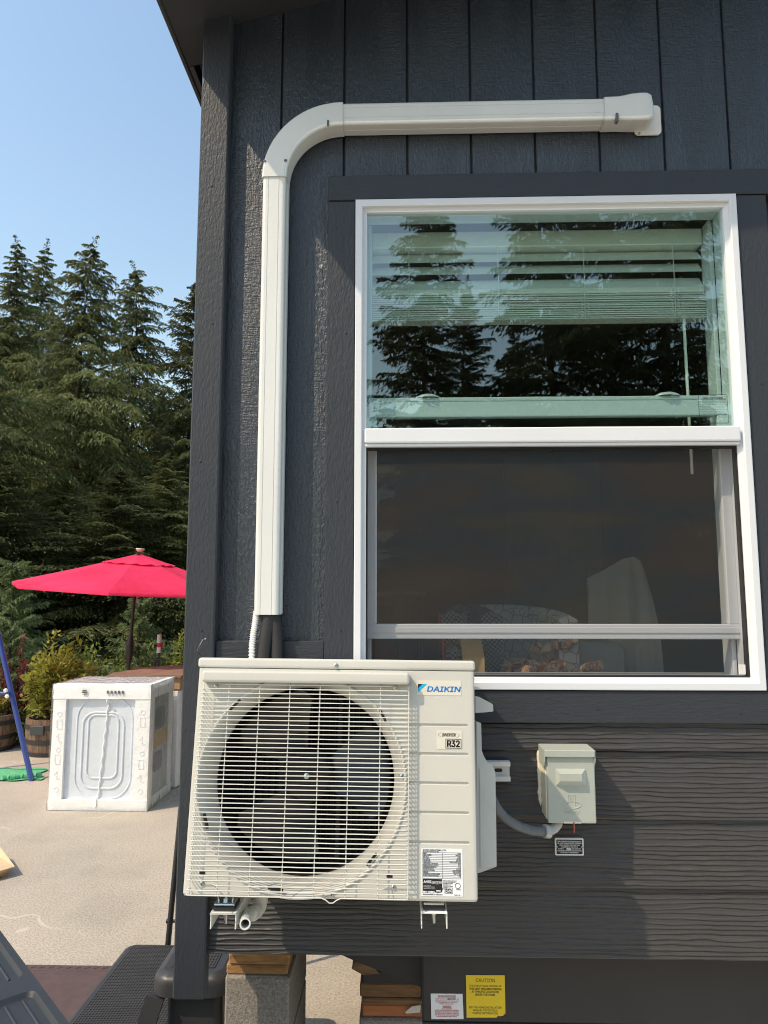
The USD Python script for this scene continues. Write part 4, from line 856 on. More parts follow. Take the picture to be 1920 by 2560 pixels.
# ------------------------------------------------------------------ inside the room: blind and furniture
bl = thing('window_blind', 'pale slatted blind drawn up to the top of the window', 'blind')
yb = .135; bx0, bx1 = IL+.012, IR-.014
zt = WT-.035
obj('head_rail', G().box(bx0, bx1, yb-.028, yb+.03, zt-.055, zt, .003), 'blind_white', bl)
for k in range(5):
    z = zt-.082-k*.046+.004*(k % 2); g = G(); g.add([(bx0, yb-.016, z-.019), (bx1, yb-.016, z-.019), (bx1, yb+.014, z+.022), (bx0, yb+.014, z+.022), (bx0, yb-.014, z-.019), (bx1, yb-.014, z-.019), (bx1, yb+.016, z+.022), (bx0, yb+.016, z+.022)], [[0, 1, 2, 3], [4, 7, 6, 5], [0, 4, 5, 1], [2, 6, 7, 3]])
    obj('slat', g, 'blind_white', bl)
zst = zt-.30; zend = P(1300, 738, yb)[2]
ns = 15; rr_ = random.Random(3)
for k in range(ns):
    z = zst-(zst-zend-.020)*k/ns; dy = rr_.uniform(-.003, .003)
    obj('slat', G().box(bx0, bx1, yb-.025+dy, yb+.025+dy, z-.0032, z, .001), 'blind_white', bl)
obj('bottom_rail', G().box(bx0, bx1, yb-.027, yb+.027, zend-.004, zend+.014, .004), 'blind_white', bl)
for px in (1022, 1245, 1460, 1685):
    x = P(px, 700, yb-.03)[0]
    obj('cord', G().tube([(x, yb-.030, zt-.05), (x+.001, yb-.031, zt-.15), (x, yb-.030, zst)], .0012, 5), 'blind_white', bl)
    for dx in (-.010, .010):
        pts = [(x+dx+.006*math.sin(q*2.1), yb-.031-.003*abs(math.sin(q*1.3)), zst-(zst-zend)*q/22) for q in range(23)]
        obj('ladder_string', G().tube(pts, .001, 4), 'blind_white', bl)
a, b = P(1707, 755, .12), P(1732, 1185, .12)
obj('wand', G().bar((a[0], .120, a[2]), (b[0]-.002, .120, b[2]), .0048, 8), 'blind_white', bl)
def at(px, py, y): return P(px, py, y)
# cabinet
y = 2.1; a, b = at(900, 1478, y), at(1064, 1478, y)
cb = thing('cabinet', 'wooden cabinet with a pale top seen through the insect screen', 'cabinet')
obj('carcass', G().box(a[0], b[0]-.02, y, y+.5, FL, a[2]-.03, .004), 'room_wood', cb); obj('top', G().box(a[0], b[0], y-.02, y+.52, a[2]-.03, a[2], .004), 'linen', cb)
obj('door', G().box(a[0]+.02, b[0]-.05, y-.016, y-.001, FL+.08, a[2]-.08, .003), 'room_wood', cb)
# armchair nearer the window
ac = thing('armchair', 'patterned armchair with pale bentwood arm just inside the window', 'armchair')
y = .42; a, b = at(1095, 1512, y+.3), at(1405, 1512, y+.3)
cx0, cx1 = a[0], b[0]; zt = a[2]; seat = FL+.42
N = 16; vs = []; 
def shellback(x0, x1, yc, d, z0, z1, t, crown=.03):
    out, inn = [], []
    for i in range(N+1):
        q = i/N; an = math.pi*q; x = (x0+x1)/2-(x1-x0)/2*math.cos(an); y_ = yc+d*math.sin(an)
        out.append((x, y_)); inn.append(((x0+x1)/2-((x1-x0)/2-t)*math.cos(an), yc+(d-t)*math.sin(an)))
    v, f = [], []
    for i in range(N+1):
        h = z1-crown*(1-math.sin(math.pi*i/N))
        v += [(*out[i], z0), (*out[i], h-.02), (*[(o+n_)/2 for o, n_ in zip(out[i], inn[i])], h), (*inn[i], h-.02), (*inn[i], z0)]
    for i in range(N):
        for j in range(4): f.append([i*5+j, i*5+j+1, i*5+j+6, i*5+j+5])
    for i in (0, N): 
        o = i*5; f += [[o, o+1, o+2, o+2], [o, o+2, o+3, o+4]]
    return G().add(v, f)
obj('backrest', shellback(cx0, cx1, y+.05, .40, FL+.18, zt, .07), 'cracked_fabric', ac, 30, label='backrest with a cracked-line pattern')
obj('headband', shellback(cx0-.004, cx0+.22, y+.04, .30, FL+.22, zt+.003, .08, .02), 'houndstooth', ac, 30, label='checked dark fabric side of the backrest')
obj('seat', G().rbox(cx0+.06, cx1-.04, y-.22, y+.34, FL+.22, seat-.02, .05), 'cracked_fabric', ac, 35)
a_ = at(1150, 1600, y-.1)
obj('armrest', G().sweep([(a_[0]+.035, y-.20, FL+.02), (a_[0]+.035, y-.215, a_[2]-.16), (a_[0]+.035, y-.19, a_[2]-.06), (a_[0]+.035, y-.12, a_[2]-.012), (a_[0]+.035, y+.0, a_[2]), (a_[0]+.035, y+.22, a_[2]+.006)], (1, 0, 0), [(-.013, -.035), (.013, -.035), (.013, .035), (-.013, .035)]), 'pale_wood', ac, 30, fix=True)
obj('side_panel', G().box(a_[0]-.05, a_[0]-.002, y-.16, y+.26, FL+.1, a_[2]-.02, .015), 'houndstooth', ac)
obj('piping', G().tube([(a_[0]-.052, y-.17, FL+.1), (a_[0]-.054, y-.165, a_[2]-.1), (cx0-.006, y-.0, a_[2]+.05), (cx0-.008, y+.04, zt-.03)], .006, 8), 'red_piping', ac, True)
# yarn throw
rng = np.random.default_rng(4)
tp = at(1365, 1640, y-.02); g = G()
for k in range(34):
    c = np.array([tp[0]+rng.normal(0, .085), y+.05+rng.normal(0, .05), seat+.02+abs(rng.normal(0, .055))])
    pts = [c]; d = rng.normal(0, 1, 3)
    for j in range(9): d = d*.75+rng.normal(0, 1, 3)*.5; d[2] *= .5; d /= np.linalg.norm(d); pts.append(pts[-1]+d*.024)
    g.tube(pts, .016, 6)
tag(obj('yarn_throw', g, 'yarn', smooth=True), 'heap of chunky orange and cream knitted yarn on the armchair seat', 'throw')
# draped chair farther in
y = 1.55; dc = thing('draped_chair', 'tall chair draped with a white cloth deeper in the room', 'chair')
a, b = at(1455, 1440, y), at(1622, 1440, y); zt = at(1580, 1396, y)[2]
N_ = 26; v, f = [], []
for i in range(N_+1):
    q = i/N_
    for j in range(13):
        s = j/12; x = a[0]+(b[0]-a[0])*q+(.05*s-.02)*(q-.5)*2
        top = at(1440+190*q, [1460, 1440, 1420, 1396, 1400, 1440][min(5, int(q*5.99))], y)[2] if False else np.interp(q, [0, .3, .62, .8, .93, 1], [at(1440, p_, y)[2] for p_ in (1446, 1424, 1398, 1392, 1404, 1440)])
        bot = FL+.15+.25*max(0, q-.72)
        z = top+(bot-top)*s; yy = y-.02-.10*math.sin(math.pi*min(1, s*1.2))*.5+.045*math.sin(q*17+s*1.5)*s**.7-.05*s+.02*math.sin(q*41)*s
        v.append((x, yy, z))
for i in range(N_):
    for j in range(12): p_ = i*13+j; f.append([p_, p_+1, p_+14, p_+13])
obj('cloth', G().add(v, f), 'linen', dc, True)
obj('frame', G().box(a[0]+.03, b[0]-.05, y+.02, y+.06, FL, zt-.05, .01).box(a[0]+.03, b[0]-.05, y+.02, y+.45, FL+.38, FL+.44, .01), 'room_wood', dc)
w0 = at(1440, 1605, 1.1); w1 = at(1572, 1690, 1.1)
tag(obj('white_ottoman', G().rbox(w0[0], w1[0], 1.1, 1.5, FL+.02, w0[2], .05), 'linen', smooth=35), 'low pale upholstered seat beside the armchair behind the screen', 'ottoman')

# ------------------------------------------------------------------ steps, bin, mat at the corner
st = thing('entry_steps', 'black moulded plastic entry steps with mesh treads and a thin handrail', 'steps')
def tread_mesh(x0, x1, y0, y1, z, pitch, dia=.0):
    """raised grid of ribs on a tread, one stuff part"""
    g = G(); n1 = int((x1-x0)/pitch); n2 = int((y1-y0)/pitch); w = pitch*.28
    for i in range(n1+1): x = x0+i*pitch; g.box(x-w/2, x+w/2, y0, y1, z, z+.0022)
    for j in range(n2+1): yy = y0+j*pitch; g.box(x0, x1, yy-w/2, yy+w/2, z+.0004, z+.0026)
    return g
zl = .25; fl_ = PG(317, 2356, zl); nl = PG(179, 2536, zl)
lx0 = (fl_[0]+nl[0])/2; ly1 = fl_[1]; ly0 = .10
zu = .47; ux0 = PG(373, 2440, zu)[0]; uy0 = PG(450, 2440, zu)[1]; uy1 = .80; ux1 = -.585
lx1 = ux0+.05
def rplate(x0, x1, y0, y1, z0, z1, r, b):
    w, h = x1-x0, y1-y0
    outer = Polygon(rrect(w, h, r, 6, (x0+x1)/2, (y0+y1)/2)); lay = [(z0, 0), (z1-b, 0), (z1-b*.6, -b*.10), (z1-b*.25, -b*.35), (z1, -b)]
    rings = [np.array(rrect(w+2*d, h+2*d, max(r+d, .004), 6, (x0+x1)/2, (y0+y1)/2)) for z, d in lay]; k = len(rings[0])
    v = np.vstack([np.c_[r_, np.full(k, z)] for r_, (z, d) in zip(rings, lay)]); f = [[i*k+j, i*k+(j+1) % k, (i+1)*k+(j+1) % k, (i+1)*k+j] for i in range(len(lay)-1) for j in range(k)]
    g = G().add(v, f)
    for e in (0, len(lay)-1): g.add(np.vstack([v[e*k:(e+1)*k], [[(x0+x1)/2, (y0+y1)/2, lay[e][0]]]]), [[j, (j+1) % k, k] for j in range(k)])
    return g
lt = obj('lower_tread', rplate(lx0, lx1, ly0, ly1, zl-.07, zl, .05, .02), 'step_plastic', st, 40, fix=True)
obj('grip_mesh', tread_mesh(lx0+.035, lx1-.03, ly0+.03, ly1-.03, zl+.0006, .0105), 'tread_plastic', lt, kind='stuff')
ut = obj('upper_tread', rplate(ux0, ux1, uy0, uy1, zu-.068, zu, .06, .032), 'step_plastic', st, 40, fix=True)
obj('grip_mesh', tread_mesh(ux0+.055, ux1-.06, uy0+.055, uy1-.06, zu+.0006, .0105), 'tread_plastic', ut, kind='stuff')
obj('leg_panel', G().rbox(ux0+.045, ux1-.03, uy0+.035, uy1-.03, 0, zu-.07, .03), 'step_plastic', st, 40)
obj('leg_panel', G().rbox(lx0+.06, lx1, ly0+.06, ly1-.05, 0, zl-.071, .025), 'step_plastic', st, 40)
g = G().sweep([(ux0+.02, uy0+.02, zu-.07), (ux0+.005, uy0+.01, zu-.12), (ux0-.015, uy0, zu-.20), (ux0-.02, uy0-.005, 0)], (0, -1, 0), [(-.03, 0), (.03, 0), (.03, .02), (-.03, .02)]); obj('corner_leg', g, 'step_plastic', st, 40, fix=True)
yr = ly1+.02; a, b = P(420, 2360, yr), P(449, 2060, yr)
d_ = b-a
obj('handrail', G().tube([a-d_*.6, a, b, b+d_*.4], .0125, 12), 'rail_black', st, True)
c = P(428, 2303, yr); obj('rail_bracket', G().bar(c, c+[.12, 0, .004], .007, 8).bar(c-[0.02, 0, 0], c+[.0, 0, 0], .010, 8), 'rail_black', st, True)
# storage bin lid close to the camera
zb = .86; A = PG(-10, 2300, zb); B = PG(192, 2568, zb); e = (B-A)/np.linalg.norm(B-A); nn = np.array([-e[1], e[0], 0]); nn = nn if nn[0] < 0 else -nn
LB = np.linalg.norm(B-A)
S_ = lambda s, t: A+e*s+nn*t
def lid_poly(s0, s1, t0, t1, r): 
    q = rrect(s1-s0, t1-t0, r, 6, (s0+s1)/2, (t0+t1)/2); return m3.CrossSection([q])
lidm = m3.Manifold.extrude(lid_poly(-.02, 1.0, 0, .60, .09), .05)
lidm = m3.Manifold.hull_points(np.vstack([np.c_[rrect(1.0+.02, .60, .09, 8, .49, .30), np.full(36, 0)], np.c_[rrect(1.02, .60, .09, 8, .49, .30), np.full(36, .038)], np.c_[rrect(1.02-.014, .60-.014, .085, 8, .49, .30), np.full(36, .050)]]))
for (s0, s1) in ((.09, .355), (.425, .68), (.75, .96)):
    for (t0, t1) in ((.022, .27), (.32, .57)):
        a_ = np.c_[rrect(s1-s0, t1-t0, .02, 5, (s0+s1)/2, (t0+t1)/2), np.full(24, .0515)]; b_ = np.c_[rrect(s1-s0-.014, t1-t0-.014, .015, 5, (s0+s1)/2, (t0+t1)/2), np.full(24, .040)]
        lidm = lidm - m3.Manifold.hull_points(np.vstack([a_, b_]))
lm = lidm.to_mesh(); v = np.array(lm.vert_properties[:, :3]); w = A+v[:, 0:1]*e+v[:, 1:2]*nn; w[:, 2] = zb-.05+v[:, 2]
bn = thing('storage_bin', 'dark grey plastic lid with recessed ribbed panels close to the camera', 'plastic lid')
ld = obj('lid', trimesh.Trimesh(w, lm.tri_verts, process=False), 'slab_plastic', bn, 30, fix=True)
for (s0, s1) in ((.09, .355), (.425, .68)):
    for t in (.050, .085, .120, .155, .19, .225):
        a_, b_ = S_(s0+.02, t), S_(s1-.02, t); g = G().tube([[*a_[:2], zb-.0095], [*b_[:2], zb-.0095]], .0036, 8); obj('rib', g, 'slab_plastic', ld, True)
g = G(); c4 = [S_(.06, .05), S_(.92, .05), S_(.92, .55), S_(.06, .55)]
g.prism([(p[0], p[1]) for p in c4], 0.0, zb-.051, plane='xy'); obj('bin_body', g, 'slab_plastic', bn, fix=True)
# door mat
fy = PG(150, 2411, .012)[1]; mx1 = lx0-.015
dm = thing('door_mat', 'dark brown embossed rubber mat on the concrete beside the steps', 'mat')
obj('mat_base', G().box(mx1-1.15, mx1, fy-.72, fy, .001, .011, .004), 'mat_brown', dm)
g = G()
for ins in (.05, .075): g.tube([(mx1-ins, fy-ins, .011), (mx1-1.15+ins, fy-ins, .011)], .003, 5).tube([(mx1-ins, fy-ins, .011), (mx1-ins, fy-.72+ins, .011)], .003, 5)
rng = random.Random(8)
for k in range(26):
    x, y_ = mx1-.035-rng.random()*.03, fy-.03-k*.026; g.tube([(x, y_, .011), (x-.02, y_-.012, .0125), (x-.035, y_-.004, .011)], .003, 5)
    x = mx1-.05-k*.042; g.tube([(x, fy-.02, .011), (x-.018, fy-.033, .0125), (x-.03, fy-.022, .011)], .003, 5)
for k in range(9):
    x, y_ = mx1-.30-rng.random()*.3, fy-.16-rng.random()*.25; an = rng.uniform(2.4, 3.6)
    for q_ in range(6): g.tube([(x+q_*.02*math.cos(an), y_+q_*.02*math.sin(an), .011), (x+q_*.02*math.cos(an)+.03*math.cos(an+1), y_+q_*.02*math.sin(an)+.03*math.sin(an+1), .012)], .0035, 5)
obj('embossed_pattern', g, 'mat_brown', dm, True)

# ------------------------------------------------------------------ wrapped appliances
def frame_at(o, ex, ey):
    ex = np.array([*ex, 0.])/np.linalg.norm(ex); ey = np.array([*ey, 0.])/np.linalg.norm(ey)
    return Gf.Matrix4d(*ex, 0, *ey, 0, 0, 0, 1, 0, *o, 1)
BL, BR, FR = PG(119.4, 2026), PG(366, 2028.4), PG(425, 1985)
exb = (BR-BL)[:2]; wdt = np.linalg.norm(exb); eyb = np.array([-exb[1], exb[0]])/wdt; dpt = .58
hgt = 1.72-(1490-1490)*0; 
tl_ = ray(140, 1711); tpar = (BL[:2]-EYE[:2])@eyb/(tl_[:2]@eyb); hgt = EYE[2]+tl_[2]*tpar
mtx = frame_at((*BL[:2], 0), exb, eyb)
wa = thing('wrapped_washer', 'white appliance packed in foam and clear film standing on the patio', 'appliance', matrix=mtx)
W_, H_, D_ = wdt, hgt, dpt
pc_ = obj('pressed_panel', G().box(.05, W_-.05, .030, .05, .06, H_-.06), 'panel_white', wa)
for k, (w, h, r, zc) in enumerate(((.46, .80, .17, -.02), (.34, .60, .10, -.03), (.25, .50, .06, .0))):
    if k == 0: 
        q = rrect(w, h, r, 9, W_/2+.02, H_/2-.01)
    else: q = rrect(w, h, r, 7, W_/2+.01, H_/2+zc)
    pts = [(x, .0292, z) for x, z in q]; pts.append(pts[0]); pts.append(pts[1])
    obj('pressed_ridge', G().tube(pts, .008 if k else .006, 8, caps=False), 'panel_white', pc_, True)
rngf = np.random.default_rng(11)
def foam(x0, x1, y0, y1, z0, z1, nm='foam_post'):
    m = G().box(x0, x1, y0, y1, z0, z1).mesh()
    for _ in range(40):
        L_ = m.edges_unique_length.max()
        if L_ < .06: break
        m = m.subdivide() if len(m.faces) < 3000 else m
        if len(m.faces) >= 3000: break
    v = np.array(m.vertices); n_ = meshkit.fbm(v*14, 2, 3)[:, None]-.5
    d = (v-[(x0+x1)/2, (y0+y1)/2, (z0+z1)/2]); d /= np.linalg.norm(d, axis=1)[:, None]
    m.vertices = v+d*n_*.012; return obj(nm, m, 'foam_white', wa, 35)
fp = foam(0, .105, 0, .12, .085, H_-.115); foam(W_-.125, W_, 0, .10, .085, H_-.115)
foam(-.004, W_+.002, -.004, D_, H_-.115, H_, 'foam_cap'); foam(0.0, W_+.002, -.005, D_, 0.002, .085, 'foam_base')
foam(W_-.09, W_-.004, D_-.10, D_, .085, H_-.115)
obj('appliance_side', G().box(.012, W_-.012, .051, D_-.02, .06, H_-.06, .01), 'panel_grey', wa)
for (y0, y1, z0, z1, m_) in ((.16, .40, .60, .78, 'panel_dark'), (.14, .36, .26, .42, 'panel_dark'), (.10, .48, .46, .58, 'cardboard_pale')):
    obj('side_marking', G().prism(rrect(y1-y0, z1-z0, .05, 6, (y0+y1)/2, (z0+z1)/2), W_-.0122, W_-.011, plane='yz'), m_, wa, fix=True)
g = G()
for cx_, col in ((.055, (.80, .70, .60, .50, .40, .28, .16)), (W_-.06, (.82, .72, .58, .47, .36, .26, .15))):
    for k, z in enumerate(col):
        z = z*H_/1.0*.93+.02
        if k % 3 == 0: g.tube([(cx_+.018*math.cos(t), -.0045, z+.018*math.sin(t)) for t in np.linspace(0, 6.5, 14)], .0014, 5)
        elif k % 3 == 1: g.tube([(cx_+.02, -.0045, z-.02), (cx_-.02, -.0045, z-.02), (cx_-.02, -.0045, z+.05), (cx_+.02, -.0045, z+.05), (cx_+.02, -.0045, z-.02)], .0014, 5)
        else: g.tube([(cx_-.025, -.0045, z), (cx_+.0, -.0045, z+.03), (cx_+.0, -.0045, z-.03), (cx_+.025, -.0045, z-.03)], .0014, 5)
obj('embossed_marks', g, 'foam_white', fp, True)
g = G()
for k in range(5): x = W_*.50+.05+k*.031; g.prism(rrect(.016, .020, .003, 2, x, H_-.058), -.0125, -.0085); g.box(x-.009, x+.009, -.0125, -.0085, H_-.075, H_-.071)
g.prism(rrect(.034, .012, .004, 3, W_*.32, H_-.048), -.0125, -.0085); g.prism(rrect(.042, .010, .003, 3, W_*.32, H_-.062), -.0125, -.0085); g.box(W_*.30, W_*.345, -.0125, -.0085, H_-.080, H_-.077)
obj('printed_symbols', g, 'ink_grey', wa, fix=True)
sm = [(W_*.56-.10*(1-q)*.6+.004*math.sin(q*55)+.0, -.010 if q < .075 or q > .97 else .020, .03+(H_-.15)*q) for q in np.linspace(0, 1, 70)]
obj('film_seam', G().tube(sm, .0055, 6), 'foam_white', wa, True)
gf = G().box(-.010, W_+.008, -.013, D_+.008, .004, H_+.006).mesh()
for _ in range(4): gf = gf.subdivide()
v = np.array(gf.vertices); nrm = np.sign(v-[W_/2, D_/2, H_/2])*(np.abs(v-[W_/2, D_/2, H_/2]) > np.array([W_/2+.008, D_/2+.0079, H_/2-.001])); gf.vertices = v+nrm*(meshkit.fbm(v*7, 3, 9)[:, None]-.35)*.006
obj('clear_wrap', gf, 'clear_film', wa, True)
# second box behind, with a brown cardboard lid
o2 = BL[:2]+eyb*(dpt+.10)+exb/wdt*.17
w2 = thing('wrapped_dryer', 'second packed white appliance with a brown cardboard top behind the first', 'appliance', matrix=frame_at((*o2, 0), exb, eyb))
H2 = H_+.004; W2 = wdt-.15
obj('foam_shell', G().box(0, W2, 0, .74, .0, H2-.13, .015), 'foam_white', w2)
obj('cardboard_band', G().box(-.006, W2+.006, -.006, .746, H2-.1295, H2-.02, .004), 'cardboard', w2)
mm = G().box(-.02, W2+.02, -.03, .76, H2-.019, H2).mesh()
for _ in range(4): mm = mm.subdivide()
v = np.array(mm.vertices); v[:, 2] += (meshkit.fbm(v*3.0, 3, 5)-.5)*.05; mm.vertices = v; obj('cardboard_lid', mm, 'brown_lid', w2, 40)
# cardboard on the ground
q = [PG(-60, 2080, .05), PG(-2, 2115, .05), PG(36, 2168, .03), PG(10, 2186, .02), PG(-70, 2200, .02)]
cbd = thing('cardboard_sheet', 'folded piece of pale cardboard lying on the concrete', 'cardboard')
g = G()
top = [np.array([p[0], p[1], p[2]+.03+.02*k % .02]) for k, p in enumerate(q)]
a0, a1, a2, a3 = PG(-90, 2090, .10), PG(-4, 2112, .11), PG(37, 2166, .06), PG(-60, 2195, .05)
g.add([a0, a1, a2, a3, a0-[0, 0, .006], a1-[0, 0, .006], a2-[0, 0, .006], a3-[0, 0, .006]], [[0, 1, 2, 3], [4, 7, 6, 5], [0, 4, 5, 1], [1, 5, 6, 2], [2, 6, 7, 3], [3, 7, 4, 0]]); obj('upper_flap', g, 'cardboard_pale', cbd, fix=True)
b1, b2 = PG(14, 2172, .035), PG(-10, 2190, .004)
g = G().add([a2, a3, a3*[1, 1, 0]+[-.02, -.03, .004], a2*[1, 1, 0]+[-.07, -.02, .004]], [[0, 1, 2, 3]]); obj('folded_edge', g, 'cardboard', cbd)
g = G().add([a3*[1, 1, 0]+[-.02, -.03, .003], a2*[1, 1, 0]+[-.07, -.02, .003], a1*[1, 1, 0]+[0, 0, .003], a0*[1, 1, 0]+[0, 0, .003]], [[0, 1, 2, 3]]); obj('lower_flap', g, 'cardboard', cbd)

# ------------------------------------------------------------------ umbrella
ud = 5.75; top_ = P(350, 1379, ud); bot = P(318, 1700, ud)
ax = (top_-bot)/np.linalg.norm(top_-bot); ax = ax+np.array([0, -.035, 0]); ax /= np.linalg.norm(ax)
ub = thing('patio_umbrella', 'bright red market umbrella leaning slightly on a dark pole', 'umbrella')
foot = bot-ax*((bot[2])/ax[2])
obj('pole', G().tube([foot, foot+ax*((top_[2]-foot[2])/ax[2]-.02)], .019, 12), 'pole_brown', ub, True)
u0 = np.cross(ax, [0, 1, 0]); u0 /= np.linalg.norm(u0); v0_ = np.cross(ax, u0)
RU, HU = 1.315, .375
rim_c = top_-ax*(HU+.03)
def canopy(r0, r1, h0, h1, nr, sag, n=8, flap=0.0, seg=6, th=.0):
    vs = []; ph0 = math.radians(10)
    for i in range(nr+1):
        q = i/nr; 
        for k in range(n):
            for s in range(seg):
                t = s/seg; a0 = ph0+2*math.pi*k/n; a1 = ph0+2*math.pi*(k+1)/n
                r_ = r0+(r1-r0)*q; p = (1-t)*np.array([math.cos(a0), math.sin(a0)])+t*np.array([math.cos(a1), math.sin(a1)])
                h = h0+(h1-h0)*(q**.92)-sag*math.sin(math.pi*t)*q*(1-q)*1.0-(.010*math.sin(math.pi*t) if False else 0)
                if flap and i == nr: h += flap*math.sin(t*2*math.pi*2)
                vs.append(rim_c+u0*p[0]*r_+v0_*p[1]*r_+ax*h)
    m = n*seg; f = [[i*m+j, i*m+(j+1) % m, (i+1)*m+(j+1) % m, (i+1)*m+j] for i in range(nr) for j in range(m)]
    return G().add(vs, f)
for k in range(8):
    c = canopy(.10, RU, HU-.02, 0, 8, .05); vv = np.array(c.v[0]); m = 48; ids = [i*m+(k*6+s) % m for i in range(9) for s in range(7)]; sub = vv[ids]
    ff = [[i*7+s, i*7+s+1, (i+1)*7+s+1, (i+1)*7+s] for i in range(8) for s in range(6)]
    low = sub[-7:]-ax*.028; sub = np.vstack([sub, low]); ff += [[56+s, 57+s, 64+s, 63+s] for s in range(6)]
    obj('canopy_panel', G().add(sub, ff), 'umbrella_red', ub, True)
    a = math.radians(10)+2*math.pi*k/8; d = u0*math.cos(a)+v0_*math.sin(a)
    obj('rib', G().bar(rim_c+d*.03+ax*(HU-.05), rim_c+d*(RU-.01)-ax*.012, .006, 6), 'pole_brown', ub)
    obj('strut', G().bar(rim_c+d*.025-ax*.12, rim_c+d*RU*.5+ax*(HU*.47-.03), .005, 6), 'pole_brown', ub)
obj('vent_flap', canopy(.02, .40, HU+.004, HU-.108, 4, .03, flap=.008), 'umbrella_red', ub, True)
g = G().lathe([(0, .040), (.044, .038), (.048, .026), (.040, .014), (.03, .0)], 20); vv = g.v[0]; g.v[0] = rim_c+ax*(HU+.03)+vv[:, 0:1]*u0+vv[:, 1:2]*v0_+vv[:, 2:3]*ax; obj('finial', g, 'finial', ub, 40)
cc = P(328, 1625, ud-.02); pp = [foot+ax*(q) for q in np.linspace((cc[2]-.16)/ax[2], (cc[2]+.16)/ax[2], 6)]
obj('crank_housing', G().tube(pp, .03, 12, radii=[.022, .034, .042, .044, .040, .024]), 'pole_brown', ub, True)
h0 = pp[4]; obj('crank_handle', G().tube([h0+[-.03, -.02, 0], h0+[-.07, -.03, .02], h0+[-.075, -.03, .075]], .008, 8), 'pole_brown', ub, True)
obj('hub_sleeve', G().bar(rim_c-ax*.16, rim_c-ax*.05, .032, 12), 'alum_grey', ub, True)
obj('base_plate', G().lathe([(.26, 0), (.26, .04), (.05, .07), (.035, .25), (.026, .25)], 28, 'z', (foot[0], foot[1], 0)), 'pole_brown', ub, 30)

# ------------------------------------------------------------------ blue A-frame leg and turf mat
foot = PG(79, 1952); up_ = P(0, 1606, foot[1]+.12); d_ = (up_-foot)/np.linalg.norm(up_-foot)
sw = thing('swing_frame', 'blue tubular steel A-frame leg standing on the green turf mat', 'swing frame')
obj('leg', G().tube([foot, foot+d_*2.6], .024, 14), 'swing_blue', sw, True)
top2 = foot+d_*2.6; f2 = foot+np.array([-1.5, -.1, 0]); 
obj('leg', G().bar(f2, top2, .024, 14), 'swing_blue', sw, True)
q0 = foot+d_*((1.72-(1733-1490)/FPX*6.75)/d_[2]); q1 = f2+(top2-f2)*(q0[2]/top2[2])
cbx = obj('cross_bar', G().bar(q0+[0, -.03, 0], q1+[0, -.03, 0], .016, 12), 'swing_blue', sw, True)
for dz in (.03, -.028): 
    c = q0+d_*dz+[-.02, -.05, 0]; obj('bolt_cap', G().lathe([(.02, 0), (.019, .010), (.012, .017), (0, .019)], 14, 'y', tuple(c)), 'white_plastic', sw, 40)
tm = [PG(-90, 1958), PG(104, 1951), PG(114, 1922), PG(-90, 1925)]
tf = thing('turf_mat', 'small bright green artificial turf mat with a curled edge', 'mat')
ng = 14; v, f = [], []
rows = []
for i in range(ng+1):
    for j in range(ng+1):
        a, b = i/ng, j/ng; p = (1-b)*((1-a)*tm[0]+a*tm[1])+b*((1-a)*tm[3]+a*tm[2]); p = p+[.03*math.sin(b*9), .02*math.sin(a*17), .012+.018*max(0, math.sin(a*5+b*7))*(b)]; rows.append(p)
for i in range(ng):
    for j in range(ng): k = i*(ng+1)+j; f.append([k, k+1, k+ng+2, k+ng+1])
g = G().add(rows, f); g.add(np.array(rows)-[0, 0, .010], [x[::-1] for x in f]); obj('pile', g, 'turf_green', tf, 60)
a = PG(20, 1940, .03); g = G()
for k in range(9):
    p0_, p1_ = (1-k/9)*PG(5, 1945, .03)+k/9*PG(105, 1936, .03), (1-(k+1)/9)*PG(5, 1945, .03)+(k+1)/9*PG(105, 1936, .03); g.bar(p0_+[0, .02*math.sin(k*2), 0], p1_+[0, .02*math.sin(k*2+2), 0], .022, 8)
obj('curled_edge', g, 'turf_green', tf, True)

